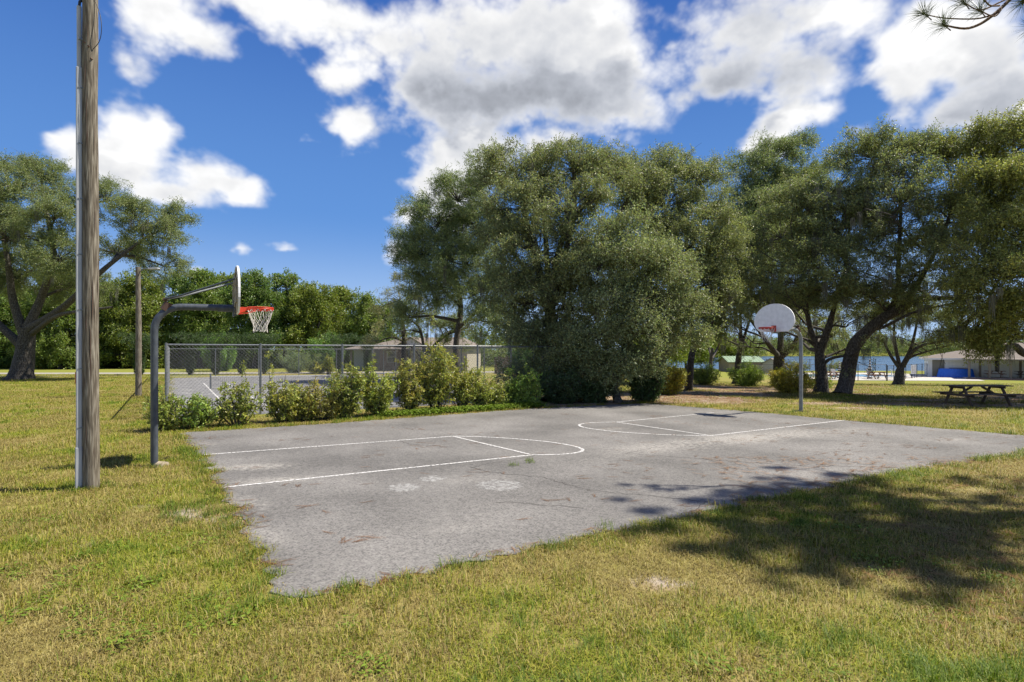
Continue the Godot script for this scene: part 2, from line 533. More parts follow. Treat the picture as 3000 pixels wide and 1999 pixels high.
const TREES = [
	{"name": "oak_tree", "label": "large spreading oak with twin trunk standing alone on the open lawn beside the woods", "group": "", "base": [-35.12, 40.0], "r": 0.75, "trunk": [[-35.07, 0.0, 40.0], [-34.98, 1.76, 40.0], [-34.63, 3.71, 40.0]], "limbs": [[[[-34.63, 3.71, 40.0], [-33.66, 5.66, 40.0], [-32.1, 8.9, 39.0], [-33.41, 12.49, 40.0]], 0.36], [[[-34.88, 3.22, 40.0], [-35.61, 5.66, 40.0], [-35.2, 8.9, 39.0], [-36.83, 12.49, 40.0]], 0.34], [[[-34.76, 3.46, 40.0], [-31.39, 5.09, 39.0], [-28.17, 7.63, 38.5], [-25.68, 9.85, 39.0]], 0.32], [[[-35.12, 2.49, 40.0], [-37.07, 4.44, 40.0], [-38.78, 7.61, 40.0]], 0.34], [[[-34.39, 3.22, 40.0], [-31.05, 4.32, 38.0], [-28.81, 4.63, 37.5], [-26.4, 4.93, 37.0]], 0.2]], "lobes": [[-35.85, 13.46, 40, 2.68, 1.95, 2.32], [-35.09, 15.06, 42, 2.05, 1.54, 1.79], [-38.05, 11.51, 40, 2.93, 2.44, 2.68], [-34.72, 10.09, 39, 2.85, 1.66, 2.26], [-31.05, 11.04, 38, 1.85, 1.39, 1.62], [-30.82, 8.26, 38, 2.09, 1.39, 1.74], [-29.02, 12.73, 40, 1.95, 1.34, 1.65], [-26.16, 11.27, 39, 1.9, 1.19, 1.55], [-24.88, 10.05, 40, 1.95, 1.22, 1.59], [-24.5, 11.75, 41, 1.12, 1.0, 1.06], [-29.25, 9.25, 41, 2.25, 1.12, 1.69], [-35.85, 7.89, 42, 3.07, 1.54, 2.3], [-39.5, 7.25, 41, 3.0, 2.0, 2.5], [-26.12, 8.4, 42, 1.54, 1.02, 1.28], [-33.56, 6.98, 43, 2.62, 1.31, 1.97]], "dens": 0.95, "cs": 1.0, "tint": [0.82, 0.92, 0.66], "leaf": "oak", "moss": 8, "bare": 0.4},
	{"name": "woodland_tree", "label": "tall dark woodland tree behind the spreading lawn oak", "group": "trees of the woods beyond the lawn", "base": [-65.2, 66], "r": 0.28, "trunk": [], "limbs": [], "lobes": [[-67.31, 6.71, 66, 3.62, 2.88, 3.25], [-63.73, 6.51, 67, 3.68, 2.92, 3.3], [-65.38, 9.64, 66.5, 3.04, 2.64, 2.84], [-65.69, 3.05, 66.5, 5.47, 2.64, 4.05], [-67.39, 0.45, 65.2, 3.58, 1.81, 2.69], [-61.71, 0.18, 65.5, 3.29, 1.82, 2.56]], "dens": 0.75, "cs": 1.6, "tint": [0.78, 0.98, 0.7], "leaf": "oak", "moss": 0, "bare": 0.1},
	{"name": "woodland_tree", "label": "mid green woodland tree seen past the twin trunk of the lawn oak", "group": "trees of the woods beyond the lawn", "base": [-59.71, 68], "r": 0.28, "trunk": [], "limbs": [], "lobes": [[-61.59, 5.73, 68, 3.23, 2.28, 2.76], [-58.4, 5.58, 69, 3.28, 2.31, 2.8], [-59.87, 8.06, 68.5, 2.71, 2.09, 2.4], [-60.15, 2.84, 68.5, 4.89, 2.09, 3.49], [-61.67, 0.77, 67.2, 3.2, 1.43, 2.32], [-56.59, 0.56, 67.5, 2.94, 1.44, 2.19]], "dens": 0.75, "cs": 1.6, "tint": [0.85, 1.02, 0.68], "leaf": "oak", "moss": 0, "bare": 0.1},
	{"name": "woodland_tree", "label": "bright green woodland tree behind the thick utility pole", "group": "trees of the woods beyond the lawn", "base": [-51.51, 64], "r": 0.28, "trunk": [], "limbs": [], "lobes": [[-53.01, 6.64, 64, 2.58, 2.36, 2.47], [-50.57, 6.5, 65, 2.62, 2.4, 2.51], [-51.7, 9.06, 64.5, 2.16, 2.16, 2.16], [-51.91, 3.65, 64.5, 3.89, 2.16, 3.03], [-52.99, 1.5, 63.2, 2.54, 1.48, 2.01], [-48.98, 1.28, 63.5, 2.34, 1.49, 1.92]], "dens": 0.75, "cs": 1.6, "tint": [0.92, 1.04, 0.65], "leaf": "oak", "moss": 0, "bare": 0.1},
	{"name": "woodland_tree", "label": "deep green woodland tree between the utility pole and the light pole", "group": "trees of the woods beyond the lawn", "base": [-51.22, 70], "r": 0.28, "trunk": [], "limbs": [], "lobes": [[-52.86, 6.23, 70, 2.82, 2.58, 2.7], [-50.05, 6.05, 71, 2.86, 2.62, 2.74], [-51.35, 8.86, 70.5, 2.36, 2.36, 2.36], [-51.59, 2.95, 70.5, 4.26, 2.36, 3.31], [-52.95, 0.61, 69.2, 2.78, 1.62, 2.2], [-48.52, 0.37, 69.5, 2.56, 1.63, 2.1]], "dens": 0.75, "cs": 1.6, "tint": [0.75, 0.95, 0.7], "leaf": "oak", "moss": 0, "bare": 0.1},
	{"name": "woodland_tree", "label": "yellowish woodland tree behind the slim light pole", "group": "trees of the woods beyond the lawn", "base": [-44.27, 66], "r": 0.28, "trunk": [], "limbs": [], "lobes": [[-45.54, 6.79, 66, 2.17, 2.43, 2.3], [-43.47, 6.64, 67, 2.21, 2.47, 2.34], [-44.42, 9.28, 66.5, 1.82, 2.23, 2.03], [-44.6, 3.7, 66.5, 3.28, 2.23, 2.76], [-45.52, 1.48, 65.2, 2.15, 1.53, 1.84], [-42.14, 1.26, 65.5, 1.98, 1.54, 1.76]], "dens": 0.75, "cs": 1.6, "tint": [1.0, 1.04, 0.6], "leaf": "oak", "moss": 0, "bare": 0.1},
	{"name": "woodland_tree", "label": "dark woodland tree behind the bend of the near hoop pole", "group": "trees of the woods beyond the lawn", "base": [-43.9, 72], "r": 0.28, "trunk": [], "limbs": [], "lobes": [[-45.36, 7.29, 72, 2.5, 2.29, 2.4], [-42.82, 7.15, 73, 2.54, 2.33, 2.43], [-44.0, 9.64, 72.5, 2.1, 2.1, 2.1], [-44.21, 4.39, 72.5, 3.78, 2.1, 2.94], [-45.48, 2.28, 71.2, 2.47, 1.44, 1.96], [-41.53, 2.08, 71.5, 2.28, 1.45, 1.86]], "dens": 0.75, "cs": 1.6, "tint": [0.78, 0.98, 0.7], "leaf": "oak", "moss": 0, "bare": 0.1},
	{"name": "woodland_tree", "label": "mid green woodland tree behind the near backboard", "group": "trees of the woods beyond the lawn", "base": [-37.94, 68], "r": 0.28, "trunk": [], "limbs": [], "lobes": [[-39.1, 7.89, 68, 1.99, 1.82, 1.91], [-37.15, 7.81, 69, 2.02, 1.85, 1.94], [-38.05, 9.77, 68.5, 1.67, 1.67, 1.67], [-38.22, 5.59, 68.5, 3.01, 1.67, 2.34], [-39.13, 3.88, 67.2, 1.97, 1.15, 1.56], [-36.01, 3.73, 67.5, 1.81, 1.15, 1.48]], "dens": 0.75, "cs": 1.6, "tint": [0.85, 1.02, 0.68], "leaf": "oak", "moss": 0, "bare": 0.1},
	{"name": "woodland_tree", "label": "bright green woodland tree rising over the orange rim", "group": "trees of the woods beyond the lawn", "base": [-36.66, 72], "r": 0.28, "trunk": [], "limbs": [], "lobes": [[-38.04, 7.75, 72, 2.37, 2.17, 2.27], [-35.57, 7.63, 73, 2.4, 2.2, 2.3], [-36.71, 9.98, 72.5, 1.99, 1.99, 1.99], [-36.91, 5.01, 72.5, 3.58, 1.99, 2.79], [-38.2, 3.0, 71.2, 2.34, 1.37, 1.86], [-34.44, 2.81, 71.5, 2.16, 1.37, 1.77]], "dens": 0.75, "cs": 1.6, "tint": [0.92, 1.04, 0.65], "leaf": "oak", "moss": 0, "bare": 0.1},
	{"name": "woodland_tree", "label": "deep green woodland tree just beyond the hanging net", "group": "trees of the woods beyond the lawn", "base": [-30.38, 66], "r": 0.28, "trunk": [], "limbs": [], "lobes": [[-31.51, 7.69, 66, 1.93, 1.88, 1.91], [-29.54, 7.61, 67, 1.96, 1.91, 1.94], [-30.45, 9.63, 66.5, 1.62, 1.72, 1.67], [-30.61, 5.33, 66.5, 2.92, 1.72, 2.32], [-31.61, 3.57, 65.2, 1.91, 1.18, 1.55], [-28.56, 3.41, 65.5, 1.76, 1.19, 1.47]], "dens": 0.75, "cs": 1.6, "tint": [0.75, 0.95, 0.7], "leaf": "oak", "moss": 0, "bare": 0.1},
	{"name": "woodland_tree", "label": "yellow green woodland tree standing over the silvery bush", "group": "trees of the woods beyond the lawn", "base": [-28.38, 70], "r": 0.28, "trunk": [], "limbs": [], "lobes": [[-29.65, 8.08, 70, 2.18, 1.76, 1.97], [-27.32, 8.01, 71, 2.21, 1.79, 2.0], [-28.4, 9.9, 70.5, 1.83, 1.61, 1.72], [-28.59, 5.87, 70.5, 3.29, 1.61, 2.45], [-29.85, 4.22, 69.2, 2.15, 1.11, 1.63], [-26.38, 4.07, 69.5, 1.98, 1.11, 1.55]], "dens": 0.75, "cs": 1.6, "tint": [0.85, 1.02, 0.68], "leaf": "oak", "moss": 0, "bare": 0.1},
	{"name": "woodland_tree", "label": "yellowish woodland tree above the young sapling", "group": "trees of the woods beyond the lawn", "base": [-24.26, 68], "r": 0.28, "trunk": [], "limbs": [], "lobes": [[-25.56, 7.1, 68, 2.24, 1.6, 1.92], [-23.1, 7.03, 69, 2.27, 1.62, 1.95], [-24.25, 8.75, 68.5, 1.88, 1.46, 1.67], [-24.43, 5.09, 68.5, 3.38, 1.46, 2.42], [-25.81, 3.6, 67.2, 2.21, 1.0, 1.61], [-22.23, 3.46, 67.5, 2.04, 1.01, 1.52]], "dens": 0.75, "cs": 1.6, "tint": [1.0, 1.04, 0.6], "leaf": "oak", "moss": 0, "bare": 0.1},
	{"name": "woodland_tree", "label": "rounded yellow green woodland tree next to the sparse grey tree", "group": "trees of the woods beyond the lawn", "base": [-21.95, 72], "r": 0.28, "trunk": [], "limbs": [], "lobes": [[-23.26, 6.52, 72, 2.24, 1.69, 1.96], [-20.74, 6.43, 73, 2.27, 1.71, 1.99], [-21.92, 8.26, 72.5, 1.88, 1.55, 1.71], [-22.1, 4.39, 72.5, 3.38, 1.55, 2.46], [-23.55, 2.82, 71.2, 2.21, 1.06, 1.64], [-19.95, 2.68, 71.5, 2.04, 1.07, 1.55]], "dens": 0.75, "cs": 1.6, "tint": [1.0, 1.04, 0.6], "leaf": "oak", "moss": 0, "bare": 0.1},
	{"name": "woodland_tree", "label": "lower bright green woodland tree half hidden by the sparse grey tree", "group": "trees of the woods beyond the lawn", "base": [-17.21, 68], "r": 0.28, "trunk": [], "limbs": [], "lobes": [[-18.44, 5.44, 68, 2.11, 1.6, 1.86], [-16.03, 5.34, 69, 2.15, 1.62, 1.88], [-17.16, 7.07, 68.5, 1.78, 1.46, 1.62], [-17.33, 3.42, 68.5, 3.2, 1.46, 2.33], [-18.75, 1.96, 67.2, 2.09, 1.0, 1.55], [-15.33, 1.81, 67.5, 1.92, 1.01, 1.47]], "dens": 0.75, "cs": 1.6, "tint": [0.92, 1.04, 0.65], "leaf": "oak", "moss": 0, "bare": 0.1},
	{"name": "sparse_tree", "label": "thin grey tree with mostly bare twigs beside the beige house", "group": "", "base": [-8.34, 43], "r": 0.2, "trunk": [[-8.34, 0.03, 43], [-8.29, 2.79, 43], [-8.44, 4.62, 43]], "limbs": [], "lobes": [[-8.65, 5.93, 43, 1.84, 1.57, 1.7], [-9.7, 4.62, 43, 1.31, 1.31, 1.31], [-7.08, 4.88, 43, 1.57, 1.57, 1.57], [-7.87, 7.51, 43, 1.05, 1.05, 1.05], [-9.99, 2.77, 42, 1.54, 1.02, 1.28]], "dens": 0.16, "cs": 1.0, "tint": [1.2, 1.1, 1.0], "leaf": "oak", "moss": 0, "bare": 2.5},
	{"name": "oak_tree", "label": "dark green oak with tall slim trunk behind the tennis fence", "group": "", "base": [-3.8, 39], "r": 0.24, "trunk": [[-3.8, 0.0, 39], [-3.9, 2.48, 39], [-3.57, 5.09, 39], [-4.04, 7.47, 39]], "limbs": [[[[-3.57, 5.09, 39], [-4.76, 6.28, 39], [-6.34, 8.34, 38.5]], 0.13], [[[-3.69, 3.66, 39], [-1.85, 5.48, 38], [-1.13, 8.09, 37]], 0.14]], "lobes": [[-6.14, 10.8, 38, 1.62, 1.39, 1.51], [-3.71, 12.2, 38, 1.97, 1.62, 1.8], [-1.54, 12.76, 36, 1.76, 1.65, 1.7], [-7.25, 8.9, 39, 1.19, 1.43, 1.31], [-4.87, 9.18, 38, 2.09, 1.62, 1.85], [-2.26, 9.9, 37, 2.03, 1.8, 1.92], [-5.95, 6.28, 39, 1.43, 1.43, 1.43], [-3.94, 6.17, 38, 2.09, 1.39, 1.74], [-1.76, 5.95, 36, 1.98, 1.76, 1.87], [-7.32, 4.44, 40, 1.1, 0.98, 1.04], [-1.07, 3.71, 35, 1.71, 1.28, 1.49], [-4.74, 10.8, 37, 1.8, 1.35, 1.58], [-6.02, 8.02, 38, 1.62, 1.39, 1.51], [-2.85, 7.49, 36, 1.98, 1.54, 1.76]], "dens": 0.95, "cs": 1.0, "tint": [0.85, 0.98, 0.75], "leaf": "oak", "moss": 14, "bare": 0.4},
	{"name": "oak_tree", "label": "low forking oak in front of the brick and siding house", "group": "", "base": [-6.66, 42], "r": 0.3, "trunk": [[-6.66, 0.0, 42], [-6.53, 2.0, 42]], "limbs": [[[[-6.53, 1.74, 42], [-5.12, 3.15, 42], [-3.25, 3.75, 41]], 0.16], [[[-6.53, 1.62, 42], [-7.04, 3.79, 42], [-8.2, 4.56, 42]], 0.15]], "lobes": [[-5.38, 3.79, 42, 1.79, 1.15, 1.47], [-8.29, 3.55, 42.5, 1.3, 1.04, 1.17], [-3.75, 3.25, 41, 1.5, 1.12, 1.31]], "dens": 0.35, "cs": 1.0, "tint": [0.85, 0.95, 0.7], "leaf": "oak", "moss": 8, "bare": 0.5},
	{"name": "live_oak", "label": "huge rounded live oak whose foliage hangs to the ground by the far court edge", "group": "", "base": [1.69, 22.16], "r": 0.4, "trunk": [[1.69, 0.0, 22.16], [1.76, 1.71, 24], [1.64, 3.94, 24.5]], "limbs": [], "lobes": [[0.16, 10.73, 27, 1.56, 1.23, 1.4], [1.43, 10.09, 26, 1.27, 1.11, 1.19], [2.85, 10.56, 26, 1.59, 1.11, 1.35], [4.28, 9.93, 26, 1.59, 1.27, 1.43], [5.76, 9.74, 27, 1.48, 1.32, 1.4], [0.61, 8.4, 25, 1.68, 1.22, 1.45], [2.34, 8.0, 24, 1.76, 1.32, 1.54], [-0.48, 7.23, 26, 1.27, 1.11, 1.19], [1.17, 6.24, 24, 1.76, 1.32, 1.54], [2.88, 5.89, 23.6, 1.44, 1.3, 1.37], [0.0, 5.05, 25, 1.37, 1.22, 1.3], [0.88, 4.05, 24, 1.61, 1.17, 1.39], [2.29, 3.86, 23.5, 1.58, 1.29, 1.43], [0.29, 2.59, 24, 1.32, 0.88, 1.1], [1.44, 2.14, 23.6, 1.58, 1.01, 1.3], [3.15, 2.43, 23.5, 1.29, 1.15, 1.22], [1.4, 0.88, 23, 1.68, 0.77, 1.23], [2.64, 0.96, 22.8, 1.39, 0.76, 1.08], [3.69, 1.25, 22.4, 0.96, 0.68, 0.82]], "dens": 1.15, "cs": 1.0, "tint": [0.98, 1.0, 0.82], "leaf": "oak", "moss": 10, "bare": 0.35},
	{"name": "live_oak", "label": "silvery green live oak with drooping crown beside the far end of the court", "group": "", "base": [4.16, 21.87], "r": 0.17, "trunk": [[4.16, -0.0, 21.87], [4.08, 0.78, 22.3], [4.51, 1.86, 22.4], [4.49, 3.82, 23]], "limbs": [], "lobes": [[4.53, 6.53, 22.5, 1.51, 0.96, 1.23], [3.35, 5.22, 22, 1.07, 0.94, 1.01], [4.61, 5.16, 21.6, 1.45, 1.05, 1.25], [5.98, 5.26, 22.3, 1.22, 1.02, 1.12], [3.78, 3.83, 21.4, 1.17, 0.98, 1.08], [5.24, 3.84, 21.5, 1.44, 1.05, 1.25], [6.66, 3.77, 22.3, 1.09, 0.95, 1.02], [3.56, 2.66, 21.6, 1.19, 0.79, 0.99], [4.81, 2.65, 21.3, 1.17, 0.78, 0.97], [6.17, 2.67, 22, 1.07, 0.67, 0.87], [2.76, 1.31, 22.6, 1.24, 0.83, 1.03], [3.95, 1.34, 21.6, 1.05, 0.66, 0.86], [4.85, 1.61, 21.5, 0.92, 0.59, 0.75]], "dens": 1.1, "cs": 1.0, "tint": [1.05, 1.08, 0.9], "leaf": "oak", "moss": 6, "bare": 0.35},
	{"name": "live_oak", "label": "live oak on a slim upright trunk beside the round yellow shrub", "group": "", "base": [9.54, 30.19], "r": 0.19, "trunk": [[9.54, -0.1, 30.19], [9.11, 1.48, 28.5], [9.25, 2.7, 28.5], [8.71, 4.56, 28]], "limbs": [[[[9.18, 2.52, 28.5], [10.08, 3.22, 28.5], [10.6, 4.61, 28.5]], 0.09]], "lobes": [[6.72, 11.02, 29, 1.41, 1.15, 1.28], [8.13, 11.2, 29, 1.41, 1.06, 1.24], [9.56, 10.52, 28.5, 1.56, 1.22, 1.39], [7.55, 9.04, 27.5, 1.68, 1.26, 1.47], [9.39, 8.54, 27.5, 1.68, 1.34, 1.51], [8.4, 6.94, 27, 1.65, 1.23, 1.44], [10.06, 6.86, 27.5, 1.34, 1.34, 1.34], [9.22, 5.13, 27, 1.48, 1.15, 1.32], [10.59, 4.56, 28, 1.02, 1.02, 1.02], [8.55, 4.18, 27.5, 1.01, 0.84, 0.92], [10.76, 5.93, 28, 1.37, 1.02, 1.2], [8.07, 5.46, 27, 1.32, 0.99, 1.15]], "dens": 1.05, "cs": 1.0, "tint": [0.95, 1.0, 0.82], "leaf": "oak", "moss": 8, "bare": 0.35},
	{"name": "live_oak", "label": "live oak leaning trunk rising behind the dark camellia", "group": "", "base": [8.0, 30.85], "r": 0.3, "trunk": [[6.67, 0.52, 27], [7.16, 1.51, 27], [7.67, 2.49, 27], [8.07, 3.65, 27]], "limbs": [], "lobes": [[7.34, 7.63, 28, 1.54, 1.2, 1.37], [6.72, 9.25, 29, 1.41, 1.06, 1.24]], "dens": 0.6, "cs": 1.0, "tint": [0.85, 0.95, 0.7], "leaf": "oak", "moss": 6, "bare": 0.4},
	{"name": "live_oak", "label": "young forked live oak in front of the green roofed shed", "group": "", "base": [19.37, 54.3], "r": 0.2, "trunk": [[19.37, -0.65, 54.3], [19.3, 1.01, 54.3], [19.47, 2.33, 54.3]], "limbs": [[[[19.37, 1.34, 54.3], [18.87, 2.99, 54.3], [12.98, 3.85, 38]], 0.12], [[[19.4, 1.34, 54.3], [20.2, 2.99, 54.3], [14.6, 5.01, 38], [15.34, 10.8, 37]], 0.14]], "lobes": [[15.57, 13.51, 37, 2.03, 1.35, 1.69], [17.37, 14.86, 37, 1.69, 1.13, 1.41], [19.0, 15.9, 38, 1.39, 0.7, 1.04], [15.37, 11.22, 36, 1.98, 1.43, 1.7], [14.27, 9.24, 36, 1.54, 1.32, 1.43], [14.73, 9.04, 35, 1.92, 1.71, 1.81], [16.24, 11.0, 36, 1.76, 1.54, 1.65], [13.9, 3.62, 38, 1.16, 0.93, 1.04], [13.44, 4.09, 38, 1.16, 0.93, 1.04]], "dens": 1.05, "cs": 1.0, "tint": [0.9, 1.0, 0.75], "leaf": "oak", "moss": 6, "bare": 0.35},
	{"name": "oak_tree", "label": "double stemmed oak rising behind the rounded green shrub", "group": "", "base": [16.8, 42], "r": 0.26, "trunk": [[16.8, -0.1, 42], [17.03, 1.74, 42], [17.36, 3.02, 42]], "limbs": [[[[17.11, 2.0, 42], [17.21, 4.3, 42], [16.9, 7.38, 42]], 0.16], [[[17.16, 2.26, 42], [17.93, 4.56, 42], [18.57, 6.61, 42]], 0.13]], "lobes": [[17.93, 8.4, 42, 1.54, 1.28, 1.41], [16.65, 8.91, 42, 1.28, 1.28, 1.28]], "dens": 0.4, "cs": 1.0, "tint": [0.85, 0.95, 0.7], "leaf": "oak", "moss": 0, "bare": 0.6},
	{"name": "live_oak", "label": "stout live oak with sprawling low limbs behind the far basketball hoop", "group": "", "base": [19.15, 40], "r": 0.48, "trunk": [[19.15, -0.15, 40], [19.1, 1.27, 40], [19.22, 2.0, 40]], "limbs": [[[[19.15, 1.51, 40], [18.06, 2.48, 39.5], [17.0, 3.66, 39], [15.7, 5.09, 39], [14.37, 5.94, 38]], 0.22], [[[19.15, 1.51, 40], [19.17, 3.71, 40], [18.31, 5.57, 39]], 0.28], [[[19.27, 1.63, 40], [19.75, 2.48, 39.5], [20.21, 3.19, 39], [21.32, 4.32, 38]], 0.24]], "lobes": [[18.07, 11.96, 38, 2.32, 1.85, 2.09], [19.7, 13.35, 38, 1.85, 1.62, 1.74], [18.95, 9.45, 37, 2.26, 1.69, 1.97], [16.7, 8.99, 37, 1.8, 1.58, 1.69], [17.34, 7.05, 36, 2.2, 1.21, 1.7], [15.79, 6.06, 37, 1.35, 1.13, 1.24], [16.46, 5.07, 36, 1.76, 0.88, 1.32], [18.44, 5.29, 36, 1.76, 0.88, 1.32], [14.93, 7.49, 36, 1.76, 1.32, 1.54], [15.52, 5.48, 38, 1.39, 0.93, 1.16], [19.85, 4.48, 37, 1.58, 0.68, 1.13]], "dens": 1.05, "cs": 1.0, "tint": [0.92, 1.0, 0.75], "leaf": "oak", "moss": 14, "bare": 0.6},
	{"name": "live_oak", "label": "upright live oak with black forked trunk between the hoop and the leaning oak", "group": "", "base": [15.73, 28.47], "r": 0.34, "trunk": [[15.73, -0.12, 28.47], [15.73, 1.13, 28.6], [15.7, 2.09, 28.6]], "limbs": [[[[15.7, 2.0, 28.6], [15.15, 3.21, 28.4], [14.77, 4.22, 28], [14.3, 6.21, 27.6]], 0.19], [[[15.73, 2.0, 28.6], [15.91, 3.2, 28.2], [16.1, 4.2, 27.8], [16.37, 6.18, 27.4]], 0.22]], "lobes": [[14.51, 8.49, 28, 1.54, 1.11, 1.32], [16.05, 10.02, 28, 1.45, 1.2, 1.32], [14.65, 6.45, 27, 1.48, 1.07, 1.28], [16.43, 8.04, 27.5, 1.59, 1.26, 1.43], [13.66, 5.29, 27, 1.15, 0.82, 0.99], [15.35, 5.72, 26.5, 1.45, 0.97, 1.21], [14.82, 4.96, 27, 1.32, 0.74, 1.03], [13.97, 7.84, 29, 1.59, 1.24, 1.41], [14.68, 9.78, 29, 1.41, 1.06, 1.24], [15.71, 8.32, 28, 1.37, 1.02, 1.2], [17.07, 9.34, 28, 1.37, 1.02, 1.2], [14.59, 4.52, 27.5, 1.17, 0.59, 0.88], [15.97, 4.47, 27, 1.15, 0.58, 0.86], [16.39, 3.56, 32, 1.07, 0.59, 0.83], [18.91, 2.91, 33, 0.8, 0.8, 0.8], [17.62, 2.62, 34, 0.73, 0.62, 0.67]], "dens": 0.75, "cs": 1.0, "tint": [0.95, 1.0, 0.8], "leaf": "oak", "moss": 18, "bare": 0.8},
	{"name": "live_oak", "label": "strongly leaning live oak bending over the grass beside the picnic table", "group": "", "base": [16.09, 27.24], "r": 0.36, "trunk": [[16.09, -0.08, 27.24], [16.6, 1.16, 27.5], [16.79, 2.33, 27.4], [17.41, 3.08, 27.2], [18.11, 3.73, 27], [18.79, 4.12, 26.8]], "limbs": [[[[18.11, 3.73, 27], [19.14, 4.27, 26.6], [19.98, 4.54, 26], [20.58, 4.29, 25]], 0.2], [[[17.58, 3.24, 27.2], [18.44, 4.47, 27], [18.49, 6.38, 26.6], [18.42, 8.95, 26.5]], 0.2], [[[18.63, 4.04, 26.8], [19.17, 5.35, 26.2], [19.67, 7.15, 25.6], [20.06, 8.69, 25.5]], 0.17]], "lobes": [[17.93, 11.73, 28, 1.71, 1.11, 1.41], [18.93, 11.88, 27, 1.56, 0.99, 1.28], [20.04, 11.37, 26.5, 1.37, 0.97, 1.17], [18.11, 9.74, 27, 1.65, 1.23, 1.44], [19.02, 9.45, 26, 1.59, 1.19, 1.39], [19.9, 8.06, 25.5, 1.4, 1.17, 1.28], [18.07, 7.55, 26, 1.66, 1.11, 1.39], [19.05, 6.42, 25, 1.45, 0.99, 1.22], [17.45, 6.77, 27, 1.4, 0.99, 1.19], [18.35, 5.42, 25.5, 1.32, 0.78, 1.05], [19.27, 4.84, 24.5, 1.27, 0.75, 1.01], [17.41, 8.49, 28, 1.37, 1.02, 1.2], [18.78, 11.39, 28, 1.37, 1.02, 1.2], [17.45, 4.8, 27, 1.32, 0.58, 0.95], [18.42, 4.75, 26.5, 1.29, 0.57, 0.93], [20.73, 8.25, 25, 1.37, 1.07, 1.22], [17.76, 3.71, 28, 1.02, 0.48, 0.75], [18.45, 4.18, 27.5, 1.01, 0.42, 0.71], [19.02, 4.06, 26, 0.95, 0.4, 0.67]], "dens": 0.66, "cs": 1.0, "tint": [0.95, 1.0, 0.8], "leaf": "oak", "moss": 18, "bare": 1.2},
	{"name": "live_oak", "label": "many stemmed spreading oak growing beside the pool fence", "group": "", "base": [30.82, 44.65], "r": 0.42, "trunk": [[30.82, -0.67, 44.65], [30.87, 0.23, 44.65], [31.04, 0.69, 44.65]], "limbs": [[[[30.93, 0.64, 44.65], [30.08, 1.73, 44.65], [29.54, 3.09, 44.65], [29.13, 4.18, 44.65]], 0.15], [[[30.98, 0.64, 44.65], [30.55, 2.82, 44.65], [30.55, 4.72, 44.65]], 0.18], [[[31.04, 0.64, 44.65], [31.5, 2.54, 44.15], [31.67, 4.66, 43.65]], 0.2], [[[31.17, 0.77, 44.65], [31.67, 2.27, 43.65], [32.77, 2.78, 42.65], [34.03, 2.89, 41.65]], 0.18], [[[31.04, 0.5, 44.65], [31.58, 1.46, 44.65], [32.47, 2.0, 43.65], [33.55, 2.52, 42.65]], 0.15]], "lobes": [[29.68, 4.18, 44.65, 1.63, 1.09, 1.36], [31.31, 4.99, 44.65, 1.63, 1.09, 1.36], [32.47, 4.4, 43.65, 1.86, 1.06, 1.46], [33.29, 3.82, 42.65, 1.56, 0.91, 1.24], [34.03, 3.02, 41.65, 1.27, 0.76, 1.02]], "dens": 0.5, "cs": 1.0, "tint": [0.95, 1.0, 0.75], "leaf": "oak", "moss": 16, "bare": 1.8},
	{"name": "live_oak", "label": "broad olive toned oak reaching low limbs over the picnic area", "group": "", "base": [29.0, 26.0], "r": 0.5, "trunk": [[29.01, 0.27, 26], [28.93, 2.48, 26], [28.54, 4.06, 26]], "limbs": [[[[28.54, 4.06, 26], [25.15, 3.07, 25], [21.95, 2.66, 24], [20.06, 2.53, 23.5], [18.23, 2.84, 23]], 0.2], [[[28.7, 3.43, 26], [25.15, 2.46, 25], [22.39, 1.93, 24], [21.08, 2.2, 23.6], [20.47, 1.86, 23.4], [20.12, 1.18, 23.2]], 0.24], [[[28.54, 4.06, 26], [25.15, 6.12, 25], [21.95, 7.71, 24], [20.91, 9.32, 24.5]], 0.26]], "lobes": [[21.24, 11.35, 26, 1.35, 0.95, 1.15], [21.8, 11.3, 25, 1.3, 0.99, 1.14], [22.1, 11.07, 24, 1.24, 1.02, 1.13], [20.05, 9.17, 24, 1.39, 1.02, 1.21], [20.62, 8.73, 23, 1.33, 1.12, 1.23], [20.93, 8.3, 22, 1.34, 1.21, 1.27], [19.63, 7.19, 23, 1.4, 0.98, 1.19], [20.12, 6.43, 22, 1.34, 1.07, 1.21], [18.66, 5.57, 22.5, 1.3, 0.89, 1.1], [19.01, 4.75, 21.5, 1.44, 0.98, 1.21], [19.98, 4.43, 21, 1.41, 1.02, 1.22], [18.78, 3.74, 22, 1.21, 0.6, 0.91], [19.66, 3.31, 21.5, 1.25, 0.59, 0.92], [21.73, 6.43, 22, 1.61, 1.34, 1.48], [24.88, 10.05, 24, 1.9, 1.32, 1.61], [23.07, 4.82, 22, 1.74, 1.21, 1.48], [28.05, 8.25, 25, 2.13, 1.83, 1.98], [19.52, 2.21, 23.2, 0.64, 0.4, 0.52], [18.79, 2.63, 23, 0.7, 0.35, 0.53], [19.62, 2.62, 22.5, 0.82, 0.41, 0.62]], "dens": 1.0, "cs": 1.0, "tint": [1.02, 1.02, 0.58], "leaf": "oak", "moss": 4, "bare": 0.6},
	{"name": "shore_tree", "label": "yellow green tree filling the gap behind the leaning oak trunk", "group": "small trees before the lake", "base": [16.07, 62], "r": 0.18, "trunk": [], "limbs": [], "lobes": [[14.78, 2.72, 62, 1.93, 1.36, 1.64], [17.52, 2.5, 62.6, 1.95, 1.37, 1.66], [16.14, 3.63, 62.3, 1.78, 1.25, 1.51], [16.07, 1.36, 62, 2.57, 0.91, 1.74]], "dens": 0.75, "cs": 1.5, "tint": [1.0, 1.05, 0.6], "leaf": "oak", "moss": 0, "bare": 0.1},
